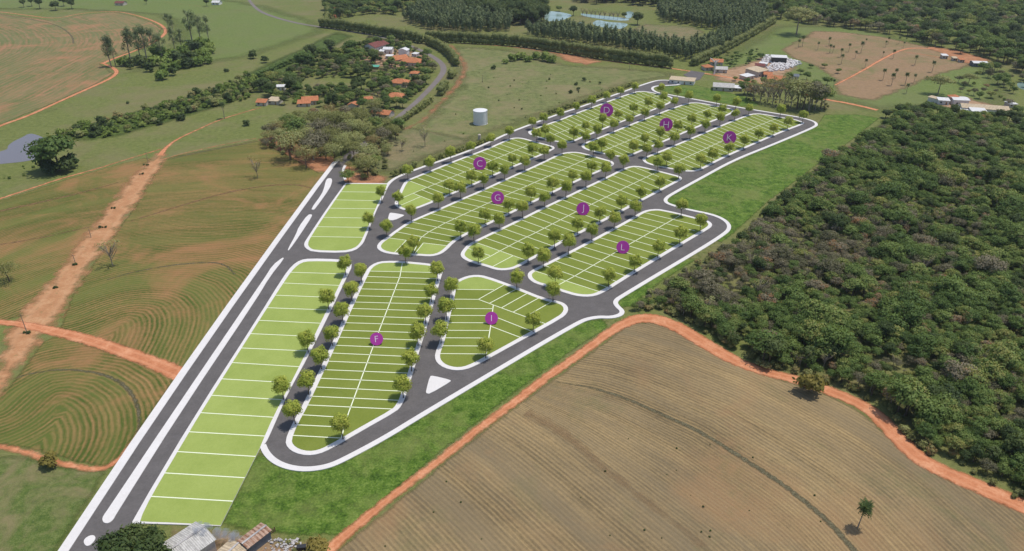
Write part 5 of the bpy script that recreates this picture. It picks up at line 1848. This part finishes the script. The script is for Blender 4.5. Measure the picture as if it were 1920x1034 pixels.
# sheds on the right
house('shed', 'very long beige roofed shed above the forest', 1845, 199, 76, -16, 12, 4.0, 'gable', 'sheet_beige', 'white_wall', 1.6, cat='shed')
house('shed', 'white shed with a ribbed wall in front of the long one', 1834, 206, 24, -14, 8, 4.0, 'shed', 'sheet_white', 'white_wall', 0.5, cat='shed')
house('shed', 'low white roofed shed left of the ribbed one', 1808, 205, 30, -20, 6, 3.0, 'shed', 'sheet_white', 'white_wall', 0.4, cat='shed')
house('white_house', 'pale house with red hipped roof behind the long shed', 1799, 184, 26, -8, 10, 4.0, 'gable', 'sheet_white', 'white_wall', 0.8)
house('village_house', 'red hipped roof beside the pale house', 1790, 180, 16, -8, 8, 4.2, 'hip', 'tile')
house('shed', 'flat white shed at the left end of the long sheds', 1769, 186, 18, -16, 7, 3.2, 'shed', 'sheet_white', 'white_wall', 0.4, cat='shed')
house('shed', 'small flat shed hidden at the forest edge', 1753, 183, 14, 40, 7, 3.0, 'shed', 'sheet_beige', 'white_wall', 0.4, cat='shed')
house('shed', 'blue white shed at the far corner of the palm pasture', 1836, 116, 24, -8, 9, 3.2, 'gable', 'sheet_white', 'metal_blue', 1.0, cat='shed')
house('shed', 'small white hut in the red yard of the palm pasture', 1771, 103, 9, -8, 6, 3.0, 'shed', 'sheet_white', 'wall', 0.4, cat='shed')
house('shed', 'tiny shed in the red yard next to the hut', 1790, 108, 7, -8, 5, 2.6, 'shed', 'sheet_beige', 'wall', 0.4, cat='shed')
house('shed', 'second tiny shed in the red yard', 1803, 111, 8, -8, 5, 2.6, 'shed', 'tile', 'wall', 0.4, cat='shed')
house('white_house', 'white shed at the right edge above the forest', 1912, 226, 14, -20, 7, 3.0, 'shed', 'sheet_white', 'white_wall', 0.4)
house('shed', 'pale hut on the dirt at the right edge', 1896, 193, 14, 4, 6, 2.6, 'shed', 'sheet_white', 'wall', 0.4, cat='shed')

# clipped dark hedge round the hedged garden
gq = G([(717, 156), (790, 167), (799, 160)])
hd = []
rg = np.random.RandomState(77)
hc = resample(gq, 1.6)
lob = [(p.x - hc[0].x, p.y - hc[0].y, 0.9, 1.0, 1.0, 1.0) for p in hc]
V, F, T = leaf_cloud(rg, 1400, lob, 0.3, core=0.85)
o = link('clipped_hedge', foliage_mesh('clipped_hedge', V, F, T, M['leaf_dark']))
o.location = (hc[0].x, hc[0].y, 0)
tag(o, 'low dark clipped hedge round the orange hipped house', 'hedge')

# white slabs in the stone yard
rgs = random.Random(3)
parts = []
for p in scatter([(1428, 112), (1438, 104), (1470, 108), (1500, 117), (1502, 121), (1470, 133), (1440, 136), (1436, 128), (1450, 120), (1430, 118)], 2.2, rgs):
    parts.append(box_data((p.x, p.y, 0.5), (rgs.uniform(.8, 2.4), rgs.uniform(.8, 2.0), rgs.uniform(0.6, 1.6)), rgs.uniform(0, 3)))
V, F = merge(parts)
o = mk('stone_slabs', V, F, M['white'])
tag(o, 'yard full of scattered white stone slabs', 'stone slabs', None, 'stuff')

# white mast with cross arms
c = at(1339, 140)
root = empty('mast', c)
v, f = tube_data([(0, 0, 0), (0, 0, 12)], [0.7, 0.55], 8)
mk('pole', v, f, M['white_wall'], root)
v, f = tube_data([(0, 0, 9.5), (-3.2, 0, 12.5), (-5.0, 0, 13.6)], [0.5, 0.4, 0.3], 6)
mk('arm', v, f, M['white_wall'], root)
v, f = tube_data([(0, 0, 9.5), (2.4, 0, 12.0)], [0.5, 0.35], 6)
mk('arm', v, f, M['white_wall'], root)
tag(root, 'white forked mast beside the small red roof', 'mast')

# garden trees in the village and around the farms (kept off the roofs)
rgV = random.Random(9)
roofs = [o.matrix_basis.translation.xy for o in COL.objects if o.type == 'EMPTY' and o.get('category') in ('house', 'shed', 'barn', 'farm building')]


def free(p, d=8.5):
    return all((p - Vector((q.x, q.y))).length > d for q in roofs)


front = Vector((0, -4))
for p in scatter([(486, 170), (560, 125), (640, 92), (690, 78), (745, 80), (800, 108), (818, 130), (800, 160), (745, 212), (700, 222), (625, 205), (520, 196)], 5.8, rgV):
    if not free(p, 8.5) or not free(p + Vector((0, 9)), 6.5) or not free(p + Vector((0, 17)), 3.5):
        continue
    x, y = to_px(p)
    if 560 < x < 700 and 148 < y < 166:
        continue
    k = rgV.choice(['garden_tree', 'garden_tree', 'dark_tree', 'shrub', 'forest_tree', 'dry_tree'])
    s = (rgV.uniform(0.4, 0.8) if rgV.random() < 0.82 else rgV.uniform(0.9, 1.2)) if k != 'shrub' else rgV.uniform(0.8, 1.6)
    nm = {'garden_tree': 'green garden tree between the village houses', 'dark_tree': 'dark green garden tree between the village houses', 'shrub': 'bright garden bush between the village houses', 'forest_tree': 'leafy olive tree between the village houses', 'dry_tree': 'brownish garden tree between the village houses'}[k]
    plant(k, 0, 0, s, nm, 'bush' if k == 'shrub' else 'tree', 'village gardens: ' + k.replace('_', ' '), loc=Vector((p.x, p.y, 0)))
for x, y, px, k, lab in [(585, 118, 34, 'dark_tree', 'big dark tree at the left of the village'), (572, 128, 30, 'garden_tree', 'big round green tree left of the village'), (620, 100, 28, 'dark_tree', 'tall dark tree behind the dark red barn'), (660, 98, 26, 'garden_tree', 'leafy tree left of the dark red barn'),
                         (625, 205, 32, 'dark_tree', 'very dark pointed tree behind the grove'), (545, 175, 30, 'dark_tree', 'dark round tree beside the white house on the left'), (490, 172, 26, 'dark_tree', 'dark tree at the far left of the village'), (510, 160, 26, 'garden_tree', 'leafy tree at the far left of the village'),
                         (755, 203, 20, 'garden_tree', 'green tree between the lower hipped house and the road'), (665, 175, 18, 'dark_tree', 'dark tree on the village lawn'), (695, 170, 18, 'dark_tree', 'second dark tree on the village lawn'), (1493, 66, 46, 'spreading_tree', 'large spreading tree at the corner of the palm pasture'),
                         (1758, 178, 36, 'spreading_tree', 'large grey green tree left of the long sheds'), (1815, 160, 22, 'spreading_tree', 'umbrella shaped tree above the long sheds'), (1075, 30, 18, 'dark_tree', 'round dark tree between the fish ponds'), (1170, 35, 14, 'dark_tree', 'small dark tree by the fish ponds'), (1195, 47, 24, 'dark_tree', 'broad dark tree right of the fish ponds'),
                         (1048, 22, 11, 'garden_tree', 'small tree behind the left fish pond'), (1905, 218, 20, 'garden_tree', 'green tree at the right edge by the white shed')]:
    plant(k, x, y, hpx(k, x, y, px), lab)
for i, x in enumerate([1092, 1100, 1108, 1116, 1124, 1133, 1142, 1150, 1158]):
    plant('bare_tree', x, 31 + i * 0.8, hpx('bare_tree', x, 32, 14), 'bare tree in the row between the fish ponds', 'tree', 'bare trees by the ponds')
for p in scatter([(1300, 128), (1345, 104), (1420, 95), (1440, 106), (1395, 125), (1350, 132), (1330, 138)], 9, rgV):
    if free(p, 7) and free(p + Vector((0, 10)), 6):
        plant('garden_tree', 0, 0, rgV.uniform(0.3, 0.6), 'small green tree around the farm by the long hedge', 'tree', 'farm yard trees', loc=Vector((p.x, p.y, 0)))
for x, y, px in [(1388, 163, 12), (1400, 160, 14), (1412, 163, 12), (1378, 152, 10), (1430, 160, 14), (1445, 163, 16), (1470, 162, 14), (1480, 150, 14), (1500, 140, 12), (1512, 150, 14), (1425, 112, 12), (1405, 116, 10), (1520, 128, 9), (1545, 128, 10), (1571, 138, 10), (1550, 160, 16), (1530, 168, 18)]:
    plant('garden_tree', x, y, hpx('garden_tree', x, y, px), 'small olive tree between the farm buildings and the palms', 'tree', 'trees around the farm')
# bare trunk row at the top of block K
for x, y, px, k in [(1400, 186, 34, 'bare_tree'), (1412, 190, 32, 'dry_tree'), (1425, 192, 40, 'bare_tree'), (1438, 195, 42, 'bare_tree'), (1448, 197, 46, 'bare_tree'), (1460, 199, 44, 'bare_tree'), (1470, 201, 46, 'bare_tree'), (1482, 203, 52, 'bare_tree'), (1494, 204, 58, 'olive_tree'), (1505, 206, 56, 'olive_tree'),
                    (1516, 207, 52, 'dry_tree'), (1528, 207, 46, 'bare_tree'), (1538, 205, 40, 'garden_tree'), (1395, 178, 24, 'garden_tree'), (1408, 178, 26, 'garden_tree'), (1432, 182, 34, 'bare_tree'), (1455, 186, 40, 'bare_tree'), (1478, 190, 38, 'bare_tree'), (1500, 194, 44, 'bare_tree'), (1522, 198, 40, 'dry_tree'), (1545, 200, 30, 'bare_tree')]:
    lab = {'dry_tree': 'brownish tree', 'bare_tree': 'bare thin tree', 'olive_tree': 'tall ochre tree', 'garden_tree': 'green tree'}[k] + ' in the thicket above block K'
    plant(k, x, y, hpx(k, x, y, px), lab, 'tree', 'thicket above block K: ' + k.replace('_', ' '))
for p in scatter([(1390, 188), (1450, 200), (1540, 212), (1560, 200), (1540, 188), (1470, 182), (1400, 174)], 5.5, rgV):
    plant('forest_shrub', 0, 0, rgV.uniform(0.25, 0.6), 'brown undergrowth bush in the thicket above block K', 'bush', 'undergrowth above block K', loc=Vector((p.x, p.y, 0)))

# ------------------------------------------------------------------ palms
palms = [(1496.6, 90.5, 17), (1504, 88, 22), (1533, 94, 16), (1553.6, 87, 18), (1555, 100.6, 18), (1561, 100, 15), (1576, 108, 18), (1577, 121, 20), (1591, 98, 17), (1603, 110.6, 16), (1614, 100, 23), (1623, 83, 11), (1621.5, 128, 18), (1655, 108, 12), (1660, 89, 13), (1665, 83, 14), (1674, 110.6, 18),
         (1685, 83, 15), (1694, 89, 11), (1698, 80, 10), (1715, 123, 20), (1747, 136, 23), (1655, 151, 23), (1671, 161, 25), (1678, 148, 20), (1696.5, 160, 25), (1713, 156, 18), (1699, 176, 20), (1736, 152, 10), (1562, 165, 17)]


def palm(x, y, px, label, group):
    root = empty('palm_tree', at(x, y), R.uniform(0, 6.28))
    cm, tm = palm_forms[R.randrange(3)]
    p = at(x, y)
    s = px / ppm(x, y) / math.cos(math.atan2(CAMH, p.y)) / 11.2
    root.scale = (s, s, s)
    link('trunk', tm, None, root)
    c_ = link('crown', cm, None, root)
    c_.location = (0, 0, 9.5)
    c_.scale = (1.25, 1.25, 1.25)
    tag(root, label, 'palm tree', group)
    return root


for x, y, px in palms:
    palm(x, y, px, 'tall slim palm standing in the brown pasture', 'palms in the brown pasture')
palm(421, 223, 33, 'single slim palm below the brush strip', None)
# the lone near palm has fronds as parts of their own
pp = at(1608, 990)
root = empty('palm_tree', pp)
rg = np.random.RandomState(55)
TH = 36 / ppm(1608, 990) / math.cos(math.atan2(CAMH, pp.y))
v, f = tube_data([(0, 0, 0), (0.12, 0, TH * 0.3), (0.3, 0, TH * 0.7), (0.55, 0, TH)], [0.2, 0.14, 0.12, 0.11], 8)
mk('trunk', v, f, M['pale_bark'], root, True)
for i in range(38):
    lv = i / 38
    v, f, t = frond_data(rg, 2 * math.pi * i * 0.618, 2.15 * rg.uniform(.85, 1.1), 0.35 + 1.0 * lv, 1.25 - 1.15 * lv)
    me = foliage_mesh('frond', v, f, np.array(t), M['leaf_palm'])
    o = link('frond', me, None, root)
    o.location = (0.55, 0, TH)
tag(root, 'lone palm standing in the brown stubble field', 'palm tree')

# ------------------------------------------------------------------ water tank, poles
c = at(901, 232)
TR, TH = 13.2 / ppm(901, 232), 9.2
root = empty('water_tank', c)
bm = bmesh.new()
bmesh.ops.create_cone(bm, cap_ends=False, segments=40, radius1=TR, radius2=TR, depth=TH)
for vv in bm.verts:
    vv.co.z += TH / 2
me = bpy.data.meshes.new('shell')
bm.to_mesh(me)
bm.free()
link('shell', me, M['tank'], root, True)
bm = bmesh.new()
bmesh.ops.create_cone(bm, cap_ends=True, segments=40, radius1=TR * 1.0, radius2=TR * 0.1, depth=0.7)
for vv in bm.verts:
    vv.co.z += TH + 0.35
me = bpy.data.meshes.new('roof')
bm.to_mesh(me)
bm.free()
link('roof', me, M['tank'], root)
for zz in (0.15, TH - 0.12):
    bm = bmesh.new()
    bmesh.ops.create_cone(bm, cap_ends=True, segments=40, radius1=TR + 0.12, radius2=TR + 0.12, depth=0.26)
    for vv in bm.verts:
        vv.co.z += zz
    me = bpy.data.meshes.new('rim')
    bm.to_mesh(me)
    bm.free()
    link('rim', me, M['tank'], root)
v, f = merge([tube_data([(TR * .9, -TR * .55, 0), (TR * .9, -TR * .55, TH + .6)], [.06, .06], 5), tube_data([(TR * .98, -TR * .4, 0), (TR * .98, -TR * .4, TH + .6)], [.06, .06], 5)])
mk('ladder', v, f, M['metal_blue'], root)
tag(root, 'white round water tank on the meadow', 'water tank')
c = at(899, 263)
v, f = merge([tube_data([(0, 0, 0), (0, 0, 3.4)], [1.0, 0.9], 10), tube_data([(0, 0, 3.4), (0, 0, 3.9)], [1.05, 0.5], 10)])
o = mk('water_well', v, f, M['wall'])
o.location = c
tag(o, 'small concrete well shaft behind the upper street', 'well')
for x, y, px, lab in [(50.6, 624, 34, 'wooden utility pole at the dirt crossing'), (142, 496, 18, 'utility pole on the dirt clearing'), (278, 306, 20, 'utility pole at the top of the dirt clearing'), (171, 446, 16, 'utility pole in the middle of the dirt clearing'), (1256, 305 - 160, 6, 'white marker post at the turning circle'), (1217, 128, 12, 'utility pole along the long hedge'), (1180, 132, 12, 'utility pole below the long hedge'), (905, 155, 14, 'utility pole on the tank meadow')]:
    p = at(x, y)
    h = px / ppm(x, y) / math.cos(math.atan2(CAMH, p.y))
    root = empty('utility_pole', p)
    v, f = tube_data([(0, 0, 0), (0, 0, h)], [0.17, 0.1], 7)
    mk('pole', v, f, M['pale_bark'], root)
    v, f = box_data((0, 0, h - 0.5), (1.9, 0.12, 0.14))
    mk('cross_arm', v, f, M['wood'], root)
    tag(root, lab, 'pole')
for x, y, w in [(50, 626, 13), (141, 498, 11), (277, 310, 14), (108, 541, 18), (214, 391, 8), (192, 428, 14), (264, 328, 16)]:
    for j in range(3):
        q = at(x + R.uniform(-.5, .5) * w, y + R.uniform(-1, 1))
        plant('dark_shrub', 0, 0, R.uniform(0.22, 0.4), 'low weed tuft left standing on the dirt clearing', 'bush', 'weed tufts on the dirt clearing', loc=Vector((q.x, q.y, 0)))
# small weeds on the stubble
for _ in range(30):
    x, y = R.uniform(700, 1600), R.uniform(800, 1030)
    if inside(Vector((x, y)), [Vector(t) for t in [(960, 790), (1180, 640), (1300, 680), (1560, 800), (1640, 1030), (680, 1030)]]):
        q = at(x, y)
        plant('dark_shrub', 0, 0, R.uniform(0.07, 0.16), 'tiny dark weed on the stubble field', 'weed', 'weeds on the stubble field', loc=Vector((q.x, q.y, 0)))

# ------------------------------------------------------------------ warehouse, rusty shed and rubble at the bottom


def ext_quad_house(name, label, eaveA, eaveB, width_m, wall_h, rise, roof_mat, wall_mat, panels, cat):
    """gable building: one eave from px eaveA to eaveB (at wall height), the other eave width_m to its right"""
    a, b_ = at(*eaveA, wall_h), at(*eaveB, wall_h)
    d = b_ - a
    L = d.length
    t = d.normalized()
    nr = Vector((t.y, -t.x, 0))
    cx = (a + b_) / 2 + nr * width_m / 2
    root = empty(name, (cx.x, cx.y, 0), math.atan2(t.y, t.x))
    V, F = box_data((0, 0, wall_h / 2), (L, width_m, wall_h))
    b0 = len(V)
    for s in (-1, 1):
        V += [(s * L / 2, -width_m / 2, wall_h), (s * L / 2, width_m / 2, wall_h), (s * L / 2, 0, wall_h + rise * .9)]
    F += [[b0, b0 + 1, b0 + 2], [b0 + 5, b0 + 4, b0 + 3]]
    mk('wall', V, F, M[wall_mat], root)
    ov = 0.4
    for s in (-1, 1):
        for i in range(panels):
            x0 = -L / 2 - ov + (L + 2 * ov) * i / panels + 0.03
            x1 = -L / 2 - ov + (L + 2 * ov) * (i + 1) / panels - 0.03
            dz = R.uniform(0, 0.06)
            q = [(x0, s * (width_m / 2 + ov), wall_h + dz), (x1, s * (width_m / 2 + ov), wall_h + dz), (x1, 0.0, wall_h + rise + dz), (x0, 0.0, wall_h + rise + dz)]
            V = q + [(x, y, z - 0.08) for x, y, z in q]
            f = [[0, 1, 2, 3], [7, 6, 5, 4], [0, 4, 5, 1], [1, 5, 6, 2], [3, 2, 6, 7], [0, 3, 7, 4]]
            if s > 0:
                f = [w[::-1] for w in f]
            o = mk('roof_panel', V, f, M[roof_mat], root)
            at_ = o.data.attributes.new('ridge', 'FLOAT', 'POINT')
            at_.data.foreach_set('value', np.array([p[0] for p in q] * 2, np.float32))
    v, f = box_data((0, 0, wall_h + rise + 0.1), (L + 2 * ov, 0.5, 0.12))
    mk('ridge_cap', v, f, M['rubble'], root)
    tag(root, label, cat)
    return root


ext_quad_house('warehouse', 'grey fibre cement roofed warehouse at the bottom edge', (248, 1058), (366, 981), 8.6, 4.0, 1.3, 'sheet_grey', 'wall', 7, 'warehouse')
ext_quad_house('rusty_shed', 'rusty striped sheet metal shed with a blue grey side', (448, 1014), (489, 983), 3.6, 3.0, 0.35, 'sheet_rust', 'metal_blue', 8, 'shed')
ext_quad_house('low_shed', 'low shed with a stained pale roof at the bottom edge', (396, 1046), (432, 1014), 5.5, 2.4, 0.5, 'sheet_beige', 'wood', 5, 'shed')
# plank fence under the rusty shed
fa, fb = at(492, 1012), at(516, 997)
root = empty('plank_fence', fa)
for i in range(10):
    q = fa.lerp(fb, i / 9) - fa
    v, f = box_data((q.x, q.y, 0.8), (0.28, 0.06, 1.6 + R.uniform(-.3, .3)), R.uniform(-.2, .2))
    mk('plank', v, f, M['wood'], root)
tag(root, 'broken plank fence beside the rusty shed', 'fence')
parts = []
for i in range(90):
    q = at(R.gauss(530, 18), R.uniform(1012, 1045))
    s = R.uniform(0.25, 0.9)
    parts.append(box_data((q.x, q.y, s * 0.25), (s, s * R.uniform(.5, 1), s * R.uniform(.3, .8)), R.uniform(0, 3)))
V, F = merge(parts)
o = mk('rubble_heap', V, F, M['rubble'])
tag(o, 'heap of grey rubble and scrap at the bottom', 'rubble', None, 'stuff')
q = at(566, 1030)
V, F = merge([box_data((0, 0, 0.5), (2.1, 1.0, 1.0), 0.1), box_data((0, 0.02, 1.05), (2.3, 1.15, 0.12), 0.1)])
o = mk('scrap_bin', V, F, M['dark'])
o.location = q
tag(o, 'black scrap bin in front of the rubble heap', 'bin')
for x, y, px, lab in [(232, 1070, 54, 'big dark tree at the bottom left of the warehouse'), (258, 1050, 54, 'dark tree beside the end of the bright lots'), (290, 1040, 46, 'dark leafy tree left of the warehouse'), (240, 1095, 66, 'dark tree cut by the bottom edge'), (290, 1075, 55, 'dark tree close to the warehouse wall')]:
    plant('dark_tree', x, y, hpx('dark_tree', x, y, px), lab)
for p in scatter([(530, 1010), (600, 1008), (606, 1034), (560, 1045)], 1.8, rgV):
    plant('forest_shrub', 0, 0, rgV.uniform(0.15, 0.35), 'dry weed clump by the rubble heap', 'bush', 'weeds by the rubble', loc=Vector((p.x, p.y, 0)))
# smoke drifting between the warehouse and the rusty shed
rg = np.random.RandomState(5)
iv, fi = ico(2)
sp = [at(x, y, z) for x, y, z in ((408, 1000, 3.5), (424, 1001, 3.2), (438, 1006, 2.8), (452, 1014, 2.2), (462, 1020, 1.6), (385, 992, 5.5), (372, 990, 6.5))]
V, F = [], []
for k, p in enumerate(sp):
    b0 = len(V)
    r_ = (1.7, 1.5, 1.6, 1.4, 1.0, 1.8, 1.6)[k]
    V += [tuple(p + Vector(w) * r_ * rg.uniform(.85, 1.15)) for w in iv]
    F += [[i + b0 for i in q] for q in fi]
o = mk('smoke', V, F)
m = bpy.data.materials.new('smoke')
m.use_nodes = True
nt = m.node_tree
nt.nodes.remove(nt.nodes['Principled BSDF'])
b = NB(nt)
pv = b.n('ShaderNodeVolumePrincipled')
pv.inputs['Color'].default_value = (0.85, 0.9, 1.0, 1)
dn = b.remap(b.noise(b.pos(), 0.55, 4.0, 0.6), 0.42, 0.75, 0.0, 1.1)
b.L(dn, pv.inputs['Density'])
b.L(pv.outputs[0], nt.nodes['Material Output'].inputs['Volume'])
o.data.materials.append(m)
tag(o, 'pale smoke drifting over the sheds at the bottom', 'smoke', None, 'stuff')

# ------------------------------------------------------------------ round letter signs
for ch, x, y in [('F', 706, 636), ('I', 921.5, 597), ('J', 1093, 392), ('L', 1168, 464), ('G', 933, 371), ('C', 899.5, 307), ('D', 1137.5, 207), ('H', 1249, 234), ('K', 1368, 258.5)]:
    r_ = 12.0 / ppm(x, y)
    hz = r_ * 0.9 + ZK
    c = at(x, y, hz)
    view = (Vector((0, 0, CAMH)) - c).normalized()
    yaw = math.atan2(view.x, -view.y)
    tilt = math.asin(view.z)
    root = empty('letter_sign', (c.x, c.y, hz))
    root.rotation_euler = Euler((math.pi / 2 - tilt, 0, -math.atan2(-view.x, -view.y) if False else math.atan2(view.x, -view.y)), 'XYZ')
    tag(root, 'round purple sign with the letter %s' % ch, 'sign', 'round purple block signs')
    bm = bmesh.new()
    bmesh.ops.create_cone(bm, cap_ends=True, segments=56, radius1=r_, radius2=r_ * 0.985, depth=r_ * 0.08)
    me = bpy.data.meshes.new('disc')
    bm.to_mesh(me)
    bm.free()
    link('disc', me, M['purple'], root)
    v, f = tube_data([(0, 0, -r_ * 0.04), (0, -r_ * 0.35, -r_ * 0.75)], [r_ * 0.05, r_ * 0.05], 8)
    mk('strut', v, f, M['metal_blue'], root)
    cu = bpy.data.curves.new('letter', 'FONT')
    cu.body = ch
    cu.size = r_ * 1.42
    cu.align_x = 'CENTER'
    cu.align_y = 'CENTER'
    cu.extrude = r_ * 0.012
    cu.offset = -r_ * 0.022
    tmp = bpy.data.objects.new('letter_tmp', cu)
    COL.objects.link(tmp)
    bpy.context.view_layer.update()
    dg = bpy.context.evaluated_depsgraph_get()
    me = bpy.data.meshes.new_from_object(tmp.evaluated_get(dg))
    bpy.data.objects.remove(tmp)
    co = np.array([vv.co[:] for vv in me.vertices])
    mid = (co.max(0) + co.min(0)) / 2
    for vv in me.vertices:
        vv.co.x -= mid[0]
        vv.co.y -= mid[1]
    me.materials.clear()
    o = link('letter', me, M['letter'], root)
    o.location = (0, 0, r_ * 0.055)

# ------------------------------------------------------------------ air
HZ = 0.00006
v, f = box_data((0, 2700, 75.0), (12200, 6800, 152.0))
haze = mk('haze', v, f)
m = bpy.data.materials.new('haze')
m.use_nodes = True
nt = m.node_tree
nt.nodes.remove(nt.nodes['Principled BSDF'])
pv = nt.nodes.new('ShaderNodeVolumePrincipled')
pv.inputs['Color'].default_value = (0.80, 0.88, 0.97, 1)
pv.inputs['Density'].default_value = HZ
pv.inputs['Anisotropy'].default_value = 0.2
nt.links.new(pv.outputs[0], nt.nodes['Material Output'].inputs['Volume'])
haze.data.materials.append(m)
tag(haze, 'thin pale air haze over the whole land', 'haze', None, 'stuff')
